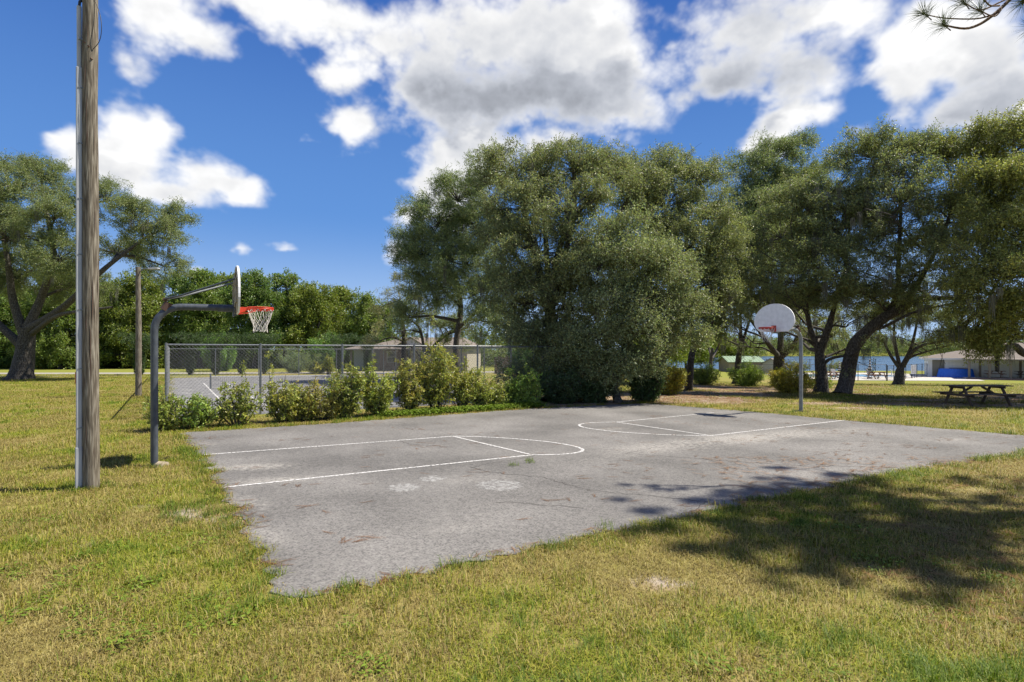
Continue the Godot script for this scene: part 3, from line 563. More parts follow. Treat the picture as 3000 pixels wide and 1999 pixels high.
	{"name": "shore_tree", "label": "light green tree behind the slim upright oak", "group": "small trees before the lake", "base": [22.39, 72], "r": 0.18, "trunk": [], "limbs": [], "lobes": [[21.16, 2.46, 72, 1.84, 1.19, 1.51], [23.82, 2.27, 72.6, 1.86, 1.2, 1.53], [22.48, 3.26, 72.3, 1.7, 1.09, 1.39], [22.39, 1.28, 72, 2.46, 0.79, 1.62]], "dens": 0.75, "cs": 1.5, "tint": [0.95, 1.05, 0.62], "leaf": "oak", "moss": 0, "bare": 0.1},
	{"name": "shore_tree", "label": "bright yellow green tree rising behind the green roofed shed", "group": "small trees before the lake", "base": [28.54, 80], "r": 0.18, "trunk": [], "limbs": [], "lobes": [[27.17, 2.74, 80, 2.05, 1.4, 1.73], [30.13, 2.51, 80.6, 2.06, 1.42, 1.74], [28.64, 3.68, 80.3, 1.89, 1.29, 1.59], [28.54, 1.34, 80, 2.73, 0.94, 1.83]], "dens": 0.75, "cs": 1.5, "tint": [1.1, 1.1, 0.55], "leaf": "oak", "moss": 0, "bare": 0.1},
	{"name": "shore_tree", "label": "low green tree behind the small beige shed", "group": "small trees before the lake", "base": [32.84, 81], "r": 0.18, "trunk": [], "limbs": [], "lobes": [[31.76, 2.22, 81, 1.63, 1.07, 1.35], [34.18, 2.04, 81.6, 1.64, 1.07, 1.36], [32.97, 2.93, 81.3, 1.5, 0.98, 1.24], [32.84, 1.15, 81, 2.17, 0.71, 1.44]], "dens": 0.75, "cs": 1.5, "tint": [0.9, 1.0, 0.65], "leaf": "oak", "moss": 0, "bare": 0.1}
]

# ------------------------------------------------------------------ ground
const MAP_X0 := -28.0
const MAP_D0 := -4.0
const MAP_SIZE := 64.0
const MAP_N := 1024

func polygon_sdf_side(p: Vector2) -> float:
	# distance to the court outline, negative inside
	var best := 1e9
	var m := court_edge.size()
	for i in m:
		var q := Geometry2D.get_closest_point_to_segment(p, court_edge[i], court_edge[(i + 1) % m])
		best = minf(best, p.distance_squared_to(q))
	best = sqrt(best)
	return -best if Geometry2D.is_point_in_polygon(p, court_edge) else best

func dirt_at(x: float, d: float) -> float:
	var i := int((x - MAP_X0) / MAP_SIZE * MAP_N)
	var j := int((d - MAP_D0) / MAP_SIZE * MAP_N)
	if i < 0 or j < 0 or i >= MAP_N or j >= MAP_N:
		return 0.15
	return dirt[j * MAP_N + i]

const BARE = [[2.2, 21.0, 5.0, 2.2, 0.9], [6.5, 24.0, 4.0, 3.2, 1.0], [10.0, 27.0, 4.5, 3.0, 1.0], [14.5, 34.0, 7.0, 5.0, 1.0], [8.0, 23.0, 2.0, 1.2, 0.6], [13.5, 21.5, 3.2, 0.8, 0.85], [12.0, 19.6, 1.8, 0.45, 0.7],
	[17.0, 20.8, 5.0, 1.1, 0.9], [18.5, 23.0, 4.0, 0.9, 0.85], [17.8, 27.0, 2.6, 1.3, 0.9], [24.0, 25.0, 6.0, 2.5, 0.85], [22.0, 40.0, 6.0, 3.0, 0.7], [7.5, 7.6, 1.8, 0.6, 0.4],
	[0.6, 3.0, 0.5, 0.16, 0.8], [-0.9, 3.2, 0.45, 0.18, 0.75], [0.1, 2.65, 0.5, 0.14, 0.8], [-0.5, 2.6, 0.35, 0.12, 0.75], [1.5, 2.8, 0.5, 0.12, 0.65], [-2.0, 4.1, 0.5, 0.16, 0.6], [2.4, 3.9, 0.5, 0.14, 0.6], [1.2, 4.85, 0.5, 0.2, 0.85], [0.3, 4.6, 0.9, 0.2, 0.55], [-3.2, 6.55, 0.9, 0.3, 0.5], [-4.1, 7.05, 0.9, 0.35, 0.5], [-4.6, 5.6, 0.8, 0.25, 0.45], [-2.6, 3.4, 0.7, 0.3, 0.35], [2.6, 3.1, 0.6, 0.15, 0.6],
	[-35.0, 39.0, 3.5, 1.5, 0.9], [-18.0, 42.0, 5.0, 0.6, 0.6], [-9.5, 14.4, 1.6, 0.5, 0.4], [-4.2, 17.1, 5.0, 0.6, 0.3], [0.0, 2.3, 3.0, 0.25, 0.3], [-5.2, 9.0, 0.5, 0.3, 0.4], [3.4, 3.6, 0.8, 0.2, 0.4], [-1.6, 2.9, 0.6, 0.15, 0.7]]

func make_ground() -> void:
	var f1 := FastNoiseLite.new()
	f1.frequency = 0.16
	f1.fractal_octaves = 5
	f1.seed = 31
	var f2 := FastNoiseLite.new()
	f2.frequency = 1.6
	f2.fractal_octaves = 3
	f2.seed = 32
	dirt.resize(MAP_N * MAP_N)
	var big := PackedFloat32Array()
	big.resize(128 * 128)
	for j in 128:
		for i in 128:
			var x := MAP_X0 + (i + 0.5) / 128.0 * MAP_SIZE
			var d := MAP_D0 + (j + 0.5) / 128.0 * MAP_SIZE
			var s := 0.0
			for b in BARE:
				var e: float = 1.0 - Vector2((x - b[0]) / b[2], (d - b[1]) / b[3]).length()
				s = maxf(s, b[4] * smooth(-0.35, 0.55, e))
			big[j * 128 + i] = s
	var bytes := PackedByteArray()
	bytes.resize(MAP_N * MAP_N * 3)
	var cs := [Color(0.225, 0.185, 0.068), Color(0.195, 0.19, 0.045), Color(0.27, 0.205, 0.13), Color(0.3, 0.25, 0.19), Color(0.34, 0.295, 0.24)]
	var k := 0
	for j in MAP_N:
		var gy := clampf((j + 0.5) / 8.0 - 0.5, 0.0, 126.99)
		var y0 := int(gy)
		var ty := gy - y0
		for i in MAP_N:
			var x := MAP_X0 + (i + 0.5) / MAP_N * MAP_SIZE
			var d := MAP_D0 + (j + 0.5) / MAP_N * MAP_SIZE
			var gx := clampf((i + 0.5) / 8.0 - 0.5, 0.0, 126.99)
			var x0 := int(gx)
			var tx := gx - x0
			var s := lerpf(lerpf(big[y0 * 128 + x0], big[y0 * 128 + x0 + 1], tx), lerpf(big[y0 * 128 + 128 + x0], big[y0 * 128 + 129 + x0], tx), ty)
			var n1 := f1.get_noise_2d(x, d)
			var n2 := f2.get_noise_2d(x, d)
			var m := clampf(s * 1.15 + n1 * 0.5 + n2 * 0.45 - 0.12, 0.0, 1.0)
			dirt[j * MAP_N + i] = m
			var c: Color = cs[0].lerp(cs[1], clampf(0.5 + n1 * 1.6, 0.0, 1.0))
			var soil: Color = cs[2].lerp(cs[4], clampf(n2 * 1.8 + 0.1, 0.0, 0.8))
			c = c.lerp(soil, smooth(0.25, 0.7, m))
			var rim := mini(mini(i, MAP_N - 1 - i), mini(j, MAP_N - 1 - j))
			c = c.lerp(Color(0.19, 0.2, 0.042), smooth(60.0, 0.0, rim)) # mown turf carries on outside the map
			c = c.linear_to_srgb()
			bytes[k] = int(c.r * 255.0)
			bytes[k + 1] = int(c.g * 255.0)
			bytes[k + 2] = int(c.b * 255.0)
			k += 3
	var img := Image.create_from_data(MAP_N, MAP_N, false, Image.FORMAT_RGB8, bytes)
	var m := StandardMaterial3D.new()
	m.resource_name = "sandy lawn"
	m.albedo_texture = ImageTexture.create_from_image(img)
	m.texture_repeat = false
	m.roughness = 0.95
	m.metallic_specular = 0.2
	var xs := []
	var ds := []
	var t := -700.0
	while t <= 1100.0:
		xs.append(t)
		t += 2.5 if t > -60 and t < 130 else 40.0
	t = -16.0
	while t < 1000.0:
		ds.append(t)
		t += 1.5 if t < 112 else (16.0 if t < 520 else (5.0 if t < 600 else 60.0))
	var g := Geo.new()
	for d in ds:
		for x in xs:
			g.v.append(V(x, ground(x, d), d))
			var nx := (ground(x - 0.5, d) - ground(x + 0.5, d))
			var nz := (ground(x, d - 0.5) - ground(x, d + 0.5))
			g.n.append(Vector3(nx, 1.0, -nz).normalized())
			g.c.append(Color.WHITE)
			g.uv.append(Vector2((x - MAP_X0) / MAP_SIZE, (d - MAP_D0) / MAP_SIZE))
	var w := xs.size()
	for j in ds.size() - 1:
		for i in w - 1:
			var a := j * w + i
			g.ix.append_array(PackedInt32Array([a, a + w, a + 1, a + 1, a + w, a + w + 1]))
	tag(part("ground", g, m, self), "sandy lawn of dry green and straw coloured grass", "", "", "structure")

func densified(pts: Array, step: float, jit: float) -> PackedVector2Array:
	var out := PackedVector2Array()
	var f := FastNoiseLite.new()
	f.frequency = 1.1
	f.fractal_octaves = 4
	f.seed = 77
	var m := pts.size()
	for i in m:
		var a := Vector2(pts[i][0], pts[i][1])
		var b := Vector2(pts[(i + 1) % m][0], pts[(i + 1) % m][1])
		var nrm := (b - a).orthogonal().normalized()
		var k: int = max(1, int(a.distance_to(b) / step))
		for j in k:
			var p := a.lerp(b, float(j) / k)
			out.append(p + nrm * f.get_noise_2d(p.x * 3.0, p.y * 3.0) * jit)
	return out

func sheet(outline: PackedVector2Array, y: float, thick: float, uv0 := Vector2.ZERO, uvs := 1.0, grounded := false) -> Geo:
	var g := Geo.new()
	var ids := Geometry2D.triangulate_polygon(outline)
	for p in outline:
		g.v.append(V(p.x, y + (ground(p.x, p.y) if grounded else 0.0), p.y))
		g.n.append(Vector3.UP)
		g.c.append(Color.WHITE)
		g.uv.append((p - uv0) * uvs)
	for i in range(0, ids.size(), 3):
		var a := outline[ids[i]]
		var b := outline[ids[i + 1]]
		var c := outline[ids[i + 2]]
		# x right, d away: a turn to the left seen from above is counter-clockwise
		if (b - a).cross(c - a) > 0.0:
			g.ix.append_array(PackedInt32Array([ids[i], ids[i + 2], ids[i + 1]]))
		else:
			g.ix.append_array(PackedInt32Array([ids[i], ids[i + 1], ids[i + 2]]))
	var m := outline.size()
	var ccw := not Geometry2D.is_polygon_clockwise(outline)
	for i in m:
		var a := outline[i]
		var b := outline[(i + 1) % m]
		var ya := y + (ground(a.x, a.y) if grounded else 0.0)
		var yb := y + (ground(b.x, b.y) if grounded else 0.0)
		var q := [V(a.x, ya, a.y), V(b.x, yb, b.y), V(b.x, yb - thick, b.y), V(a.x, ya - thick, a.y)]
		var from := g.v.size()
		if ccw:
			g.quad(q[3], q[2], q[1], q[0])
		else:
			g.quad(q[0], q[1], q[2], q[3])
		while g.uv.size() < g.v.size():
			g.uv.append((a - uv0) * uvs)
		if from == 0:
			pass
	return g

func strip(pts: Array, width: float, y: float, fade := 0.0) -> Geo:
	# a band of paint along a path on the ground
	var g := Geo.new()
	var f := FastNoiseLite.new()
	f.frequency = 2.0
	f.seed = 5
	var m := pts.size()
	for i in m:
		var p: Vector2 = pts[i]
		var dir: Vector2 = (pts[min(i + 1, m - 1)] - pts[max(i - 1, 0)]).normalized()
		var s := dir.orthogonal() * width * 0.5
		var a := 1.0 + fade * f.get_noise_2d(p.x * 5.0, p.y * 5.0)
		var b := 1.0 + fade * f.get_noise_2d(p.x * 5.0 + 40.0, p.y * 5.0)
		g.v.append(V(p.x + s.x * a, y, p.y + s.y * a))
		g.v.append(V(p.x - s.x * b, y, p.y - s.y * b))
		for q in 2:
			g.n.append(Vector3.UP)
			g.c.append(Color.WHITE)
			g.uv.append(Vector2(p.x, p.y))
	for i in m - 1:
		var k := i * 2
		var t: Vector3 = (g.v[k + 1] - g.v[k]).cross(g.v[k + 2] - g.v[k])
		if t.y > 0:
			g.ix.append_array(PackedInt32Array([k, k + 2, k + 1, k + 1, k + 2, k + 3]))
		else:
			g.ix.append_array(PackedInt32Array([k, k + 1, k + 2, k + 1, k + 3, k + 2]))
	return g

func line_pts(a: Vector2, b: Vector2, step := 0.25) -> Array:
	var out := []
	var k: int = max(1, int(a.distance_to(b) / step))
	for i in k + 1:
		out.append(a.lerp(b, float(i) / k))
	return out

func paint() -> StandardMaterial3D:
	var m := StandardMaterial3D.new()
	m.resource_name = "worn white paint"
	m.albedo_texture = noise_tex(0.05, [[0.2, Color(0.42, 0.415, 0.405, 0.12)], [0.36, Color(0.5, 0.495, 0.485, 0.55)], [0.5, Color(0.58, 0.575, 0.565, 0.86)], [0.8, Color(0.62, 0.615, 0.605, 0.97)]], 512, 12, 6)
	m.transparency = BaseMaterial3D.TRANSPARENCY_ALPHA
	m.uv1_triplanar = true
	m.uv1_world_triplanar = true
	m.uv1_scale = Vector3(0.7, 0.7, 0.7)
	m.roughness = 0.75
	return m

const STAINS = [[4.4, 12.35, 4.2, 0.95, 0.55, 0.95], [7.4, 13.7, 2.8, 0.9, 0.55, 0.6], [-4.4, 9.6, 1.2, 0.4, 0.2, 1.0], [-3.7, 8.6, 0.9, 0.3, 0.3, 0.8], [-4.9, 15.3, 1.3, 0.25, 0.5, 0.4], [2.6, 14.4, 0.8, 0.3, 0.5, 0.9], [7.7, 9.6, 1.0, 0.35, 0.5, 0.4], [4.9, 9.1, 1.2, 0.35, 0.5, 0.3],
	[10.0, 12.6, 0.8, 0.25, 0.5, 0.45], [-6.6, 12.0, 0.8, 0.25, -0.8, 0.5], [-3.4, 7.3, 0.9, 0.2, -0.9, 0.6], [-2.6, 6.0, 0.8, 0.18, -0.9, 0.5], [-0.6, 6.3, 0.5, 0.2, 0.4, 0.3], [0.1, 5.7, 0.5, 0.15, 0.5, 0.3], [1.8, 10.4, 1.6, 0.4, 0.5, 0.22], [-0.6, 8.7, 0.9, 0.4, 0.2, 0.22]]

func make_court() -> void:
	var outline := [[-1.95, 4.68], [-1.82, 4.56], [-1.6, 4.62], [-0.96, 4.96], [-0.33, 5.36], [1.07, 6.18], [2.48, 7.02], [4.29, 8.05], [6.03, 9.02], [8.65, 10.32], [10.0, 10.95], [13.2, 12.45], [12.1, 13.23], [11.1, 14.4], [9.6, 16.16], [8.6, 17.55], [7.59, 18.85], [5.06, 21.44], [3.14, 20.6], [1.2, 19.64], [-0.39, 18.72], [-2.13, 17.5], [-3.52, 16.5], [-5.5, 15.15], [-8.06, 13.67], [-6.71, 11.71], [-5.37, 9.83], [-4.38, 8.34], [-3.86, 7.54], [-2.94, 6.19], [-2.29, 5.21]]
	court_edge = densified(outline, 0.1, 0.2)
	var base := FastNoiseLite.new()
	base.frequency = 0.35
	base.fractal_octaves = 5
	base.seed = 41
	var speck := FastNoiseLite.new()
	speck.frequency = 9.0
	speck.fractal_octaves = 2
	speck.seed = 42
	var N := 1024
	var size := 23.0
	var x0 := -9.0
	var d0 := 4.0
	var bytes := PackedByteArray()
	bytes.resize(N * N * 3)
	# broad washes of sand on a coarse grid
	var cg := PackedFloat32Array()
	cg.resize(129 * 129)
	for j in 129:
		for i in 129:
			var x := x0 + i / 128.0 * size
			var d := d0 + j / 128.0 * size
			var s := 0.0
			for q in STAINS:
				var e := Vector2(x - q[0], d - q[1]).rotated(-atan(q[4]))
				s += q[5] * smooth(0.0, 1.0, 1.0 - Vector2(e.x / q[2], e.y / q[3]).length())
			cg[j * 129 + i] = s
	var k := 0
	for j in N:
		var d := d0 + (j + 0.5) / N * size
		for i in N:
			var x := x0 + (i + 0.5) / N * size
			var gx := i / 8.0
			var gy := j / 8.0
			var xi := int(gx)
			var yi := int(gy)
			var tx := gx - xi
			var ty := gy - yi
			var s := lerpf(lerpf(cg[yi * 129 + xi], cg[yi * 129 + xi + 1], tx), lerpf(cg[yi * 129 + 129 + xi], cg[yi * 129 + 130 + xi], tx), ty)
			var n := base.get_noise_2d(x, d)
			var n2 := speck.get_noise_2d(x, d)
			var a := 0.174 + n * 0.085 + n2 * 0.035
			var c := Color(a * 1.02, a * 0.98, a * 0.92)
			c = c.lerp(Color(0.36, 0.343, 0.312), clampf(s * (0.9 + n2 * 0.9 + n * 0.8), 0.0, 0.85))
			# round spots of old paint
			for q in [[-1.59, 8.16, 0.26], [-1.24, 8.75, 0.22], [-0.18, 8.32, 0.36]]:
				var e: float = q[2] - Vector2(x - q[0], d - q[1]).length()
				if e > 0.0:
					c = c.lerp(Color(0.335, 0.335, 0.325), clampf(0.5 + n2 * 1.4 + n * 0.8, 0.1, 0.8) * smooth(0.0, 0.07, e + n2 * 0.09))
			c = c.linear_to_srgb()
			bytes[k] = int(c.r * 255.0)
			bytes[k + 1] = int(c.g * 255.0)
			bytes[k + 2] = int(c.b * 255.0)
			k += 3
	var img := Image.create_from_data(N, N, false, Image.FORMAT_RGB8, bytes)
	var m := StandardMaterial3D.new()
	m.resource_name = "weathered asphalt"
	m.albedo_texture = ImageTexture.create_from_image(img)
	m.roughness = 0.85
	m.detail_enabled = true
	m.detail_blend_mode = BaseMaterial3D.BLEND_MODE_MUL
	m.detail_uv_layer = BaseMaterial3D.DETAIL_UV_2
	m.uv2_scale = Vector3(10, 10, 10)
	m.detail_albedo = noise_tex(0.32, [[0.15, Color(0.4, 0.4, 0.41)], [0.5, Color(0.84, 0.84, 0.84)], [0.8, Color(1, 1, 1)]], 512, 8, 2, FastNoiseLite.TYPE_VALUE)
	m.heightmap_enabled = true
	m.heightmap_texture = img_noise()
	m.heightmap_scale = 0.0
	m.heightmap_enabled = false
	var court := part("basketball_court", sheet(court_edge, 0.014, 0.06, Vector2(x0, d0), 1.0 / size), m, self)
	tag(court, "grey weathered asphalt basketball court with white key lines", "", "", "structure")
	var pm := paint()
	var y := 0.019
	var A := Vector2(0.38, 10.72)
	var B := Vector2(-1.39, 13.07)
	part("key_line", strip(line_pts(Vector2(-4.25, 8.14), A), 0.07, y, 0.2), pm, court)
	part("key_line", strip(line_pts(Vector2(-5.95, 10.72), B), 0.07, y, 0.2), pm, court)
	part("free_throw_line", strip(line_pts(A + (B - A) * 0.02, B - (B - A) * 0.02), 0.068, y + 0.003, 0.3), pm, court)
	part("free_throw_arc", strip(arc(A, B, Vector2(1.21, 11.84)), 0.068, y + 0.0015, 0.3), pm, court)
	var A2 := Vector2(4.67, 13.17)
	var B2 := Vector2(2.91, 15.69)
	part("key_line", strip(line_pts(Vector2(9.63, 16.16), A2), 0.068, y, 0.3), pm, court)
	part("key_line", strip(line_pts(Vector2(6.53, 18.12), B2), 0.068, y, 0.3), pm, court)
	part("free_throw_line", strip(line_pts(A2 + (B2 - A2) * 0.02, B2 - (B2 - A2) * 0.02), 0.068, y + 0.003, 0.4), pm, court)
	part("free_throw_arc", strip(arc(A2, B2, Vector2(2.0, 14.38)), 0.068, y + 0.0015, 0.4), pm, court)
	# cracks
	var dark := plain("crack", Color(0.05, 0.045, 0.04), 0.95)
	for q in [[0.4, 10.6, -0.7, 9.6], [-0.4, 9.2, 0.5, 8.8], [-2.6, 12.6, -2.2, 12.0], [1.1, 8.0, 2.6, 7.4], [2.6, 7.4, 2.2, 6.9], [2.2, 10.9, 5.0, 9.7], [-3.5, 15.8, -2.9, 15.4], [0.5, 8.8, 1.1, 8.0], [5.0, 9.7, 6.6, 9.6], [-0.7, 9.6, -0.4, 9.2], [-2.2, 12.0, -1.2, 11.6], [3.0, 11.6, 2.2, 10.9], [-0.2, 7.4, 0.9, 7.1], [6.5, 12.6, 8.6, 12.1]]:
		var pts := []
		for p in line_pts(Vector2(q[0], q[1]), Vector2(q[2], q[3]), 0.07):
			pts.append(p + Vector2(rng.randf_range(-1, 1), rng.randf_range(-1, 1)) * 0.035)
		part("crack", strip(pts, 0.011, 0.0165, 0.9), dark, court)

func img_noise() -> NoiseTexture2D:
	return noise_tex(0.3, [], 256, 9, 2, FastNoiseLite.TYPE_VALUE)

func arc(a: Vector2, b: Vector2, apex: Vector2) -> Array:
	var mid := (a + b) * 0.5
	var u := (b - a) * 0.5
	var w := apex - mid
	var out := []
	for i in 41:
		var t := PI * i / 40.0
		out.append(mid - u * cos(t) + w * sin(t))
	return out

# ------------------------------------------------------------------ grass and litter
func blade_tuft(count: int, radius: float, h0: float, h1: float, wide: float, lean: float, cols: Array) -> ArrayMesh:
	var g := Geo.new()
	for i in count:
		var a := rng.randf() * TAU
		var r := radius * sqrt(rng.randf())
		var p := Vector3(cos(a) * r, -0.005, sin(a) * r)
		var h := rng.randf_range(h0, h1)
		var la := rng.randf() * TAU
		var out := Vector3(cos(la), 0, sin(la)) * h * lean * rng.randf_range(0.2, 1.0)
		var s := Vector3(-sin(la + rng.randf_range(-0.6, 0.6)), 0, cos(la)) * wide * rng.randf_range(0.6, 1.1)
		var c: Color = cols[rng.randi() % cols.size()]
		var k := rng.randf_range(0.75, 1.2)
		g.col = Color(c.r * k, c.g * k, c.b * k)
		var m := p + Vector3.UP * h * 0.6 + out * 0.4
		var t := p + Vector3.UP * h * (1.0 - 0.35 * lean) + out
		var b := g.v.size()
		var nn := s.cross(t - p).normalized()
		nn = (nn * (1.0 if nn.y >= 0.0 else -1.0) + Vector3.UP * 0.7).normalized()
		for q in [p - s, p + s, m - s * 0.7, m + s * 0.7, t]:
			g.v.append(q)
			g.n.append(nn)
			g.c.append(g.col)
		var flip := (g.v[b + 1] - g.v[b]).cross(g.v[b + 2] - g.v[b]).dot(nn) > 0.0
		for q in ([[0, 2, 1], [1, 2, 3], [2, 4, 3]] if flip else [[0, 1, 2], [1, 3, 2], [2, 3, 4]]):
			for z in q:
				g.ix.append(b + z)
	return g.mesh(M.grass)

func make_grass() -> void:
	var straw := [Color(0.37, 0.305, 0.105), Color(0.31, 0.245, 0.08), Color(0.4, 0.335, 0.14), Color(0.2, 0.145, 0.06)]
	var green := [Color(0.17, 0.2, 0.022), Color(0.225, 0.235, 0.028), Color(0.12, 0.155, 0.018), Color(0.3, 0.27, 0.05)]
	var lush := [Color(0.1, 0.155, 0.016), Color(0.14, 0.2, 0.02), Color(0.075, 0.12, 0.014)]
	var kinds := [
		blade_tuft(30, 0.13, 0.02, 0.065, 0.0034, 1.7, straw),
		blade_tuft(28, 0.13, 0.025, 0.085, 0.0036, 1.2, green),
		blade_tuft(20, 0.12, 0.03, 0.11, 0.0036, 0.9, green + straw),
		blade_tuft(22, 0.09, 0.05, 0.15, 0.003, 0.8, lush)]
	var f := FastNoiseLite.new()
	f.frequency = 0.45
	f.fractal_octaves = 4
	f.seed = 51
	var where := [[], [], [], []]
	var tint := [[], [], [], []]
	# [nearest d, farthest d, tufts per square metre, size]
	for band in [[1.9, 4.0, 420.0, 0.85], [4.0, 7.0, 260.0, 0.95], [7.0, 11.0, 150.0, 1.1], [11.0, 17.0, 70.0, 1.35], [17.0, 28.0, 28.0, 1.7], [28.0, 48.0, 10.0, 2.2]]:
		var d: float = band[0]
		var half: float = band[1] * 0.98 + 0.4
		var count := int((band[1] - band[0]) * half * 2.0 * band[2])
		for i in count:
			var x := rng.randf_range(-half, half)
			d = rng.randf_range(band[0], band[1])
			if absf(x) > d * 0.97 + 0.6:
				continue
			var p := Vector2(x, d)
			if d > 15.4 and x < 1.0 and (x + 9.0) * 0.49 - (d - 16.6) * 0.87 < 0.0 and x * 0.854 + d * 0.52 > 0.0:
				continue # tennis court side
			if p.distance_to(Vector2(2.0, 13.0)) < 14.0 and Geometry2D.is_point_in_polygon(p, court_edge):
				continue
			var dm := dirt_at(x, d)
			if rng.randf() < smooth(0.3, 0.8, dm) * 0.95:
				continue
			var n := f.get_noise_2d(x, d)
			var n2 := f.get_noise_2d(x * 3.0 + 70.0, d * 3.0)
			var k := 0
			var pick := n + n2 * 0.5 + rng.randf_range(-0.35, 0.35)
			if pick > 0.62:
				k = 3
			elif pick > 0.17:
				k = 1
			elif pick > -0.14:
				k = 2
			var s: float = band[3] * rng.randf_range(0.7, 1.25)
			var b := Basis(Vector3.UP, rng.randf() * TAU).scaled(Vector3(s, s * rng.randf_range(0.7, 1.1) / (1.0 + 0.25 * (band[3] - 1.0)), s))
			where[k].append(Transform3D(b, V(x, ground(x, d), d)))
			var w := 1.0 + n * 0.25
			tint[k].append(Color(w, w * 1.03, w))
	# taller fringe along the court
	var m := court_edge.size()
	for i in m:
		var a := court_edge[i]
		var b := court_edge[(i + 1) % m]
		var dens := 34.0 if a.y < 12.0 else 16.0
		for q in int(a.distance_to(b) * dens + rng.randf()):
			var p := a.lerp(b, rng.randf())
			var out := (b - a).orthogonal().normalized() * rng.randf_range(-0.03, 0.3)
			if Geometry2D.is_point_in_polygon(p + out * 2.0, court_edge):
				out = -out
			p += out
			if f.get_noise_2d(p.x * 2.0, p.y * 2.0 + 30.0) < -0.18:
				continue
			var k := 3 if rng.randf() < 0.4 else (1 if rng.randf() < 0.6 else 0)
			var s := rng.randf_range(0.7, 1.25) * (1.0 if p.y < 10.0 else 1.35)
			where[k].append(Transform3D(Basis(Vector3.UP, rng.randf() * TAU).scaled(Vector3(s, s, s)), V(p.x, 0.0, p.y)))
			tint[k].append(Color(1, 1, 1) * rng.randf_range(0.85, 1.15))
	# tufts round the poles and under the hedge
	for q in [[-6.14, 8.16, 0.25, 24], [-6.42, 8.25, 0.12, 12], [-6.22, 9.73, 0.2, 8], [9.57, 18.53, 0.25, 10], [0.37, 10.18, 0.05, 3], [0.26, 10.0, 0.03, 2], [0.05, 9.67, 0.05, 3], [-3.7, 6.9, 0.1, 4], [5.4, 8.75, 0.1, 3], [1.1, 6.35, 0.1, 3], [-4.2, 7.15, 0.3, 26], [-3.9, 6.75, 0.25, 18]]:
		for i in q[3]:
			var a := rng.randf() * TAU
			var r: float = q[2] * sqrt(rng.randf()) + 0.04
			where[3].append(Transform3D(Basis(Vector3.UP, rng.randf() * TAU), V(q[0] + cos(a) * r, 0.0, q[1] + sin(a) * r)))
			tint[3].append(Color(1, 1, 1))
	var names := ["straw coloured dry grass of the lawn", "yellow green short grass of the lawn", "mixed green and dry grass of the lawn", "taller dark green grass tufts on the lawn"]
	for k in 4:
		tag(many("grass", kinds[k], where[k], tint[k], self), names[k], "grass")
	print("grass ", where.map(func(a): return a.size()))
	make_weeds()
	make_needles()

func make_weeds() -> void:
	# low broad-leaved weeds in the lawn
	var g := Geo.new()
	for i in 26:
		var a := rng.randf() * TAU
		var r := 0.13 * sqrt(rng.randf())
		var p := Vector3(cos(a) * r, rng.randf_range(0.02, 0.06), sin(a) * r)
		var la := rng.randf() * TAU
		var l := Vector3(cos(la), rng.randf_range(-0.2, 0.5), sin(la)) * 0.022
		var s := Vector3(-sin(la), rng.randf_range(-0.3, 0.3), cos(la)) * 0.011
		var k := rng.randf_range(0.7, 1.2)
		g.col = Color(0.15 * k, 0.225 * k, 0.026 * k)
		g.quad(p - l, p + s, p + l, p - s)
	var mesh := g.mesh(M.grass)
	var where := []
	var tint := []
	for q in [[0.2, 2.75, 0.25, 16], [-0.3, 2.95, 0.2, 10], [0.35, 2.45, 0.2, 10], [-3.4, 4.4, 0.6, 16], [-4.2, 5.1, 0.4, 10], [-2.4, 4.2, 0.5, 12], [1.6, 3.2, 0.5, 8], [-5.6, 6.4, 0.5, 10], [5.0, 5.0, 0.7, 12], [-3.6, 5.9, 0.5, 10], [-1.2, 3.6, 0.5, 8], [3.6, 5.5, 0.9, 14]]:
		for i in q[3]:
			var a := rng.randf() * TAU
			var r: float = q[2] * sqrt(rng.randf())
			var s := rng.randf_range(0.6, 1.1)
			where.append(Transform3D(Basis(Vector3.UP, rng.randf() * TAU).scaled(Vector3(s, s, s)), V(q[0] + cos(a) * r, 0.0, q[1] + sin(a) * r)))
			tint.append(Color(1, 1, 1) * rng.randf_range(0.8, 1.2))
	# green fringe between the court and the hedge
	for i in 460:
		var t := rng.randf()
		var p := Vector2(-3.8, 16.75).lerp(Vector2(1.2, 20.1), t) + Vector2(-0.49, 0.87) * absf(rng.randfn(0.0, 0.3)) + Vector2(-0.49, 0.87) * 0.1
		var s := rng.randf_range(1.2, 2.6)
		where.append(Transform3D(Basis(Vector3.UP, rng.randf() * TAU).scaled(Vector3(s, s * 1.3, s)), V(p.x, 0.0, p.y)))
		tint.append(Color(1, 1, 1) * rng.randf_range(0.7, 1.3))
	tag(many("weeds", mesh, where, tint, self), "bright green broad leaved weeds scattered through the lawn", "weeds")

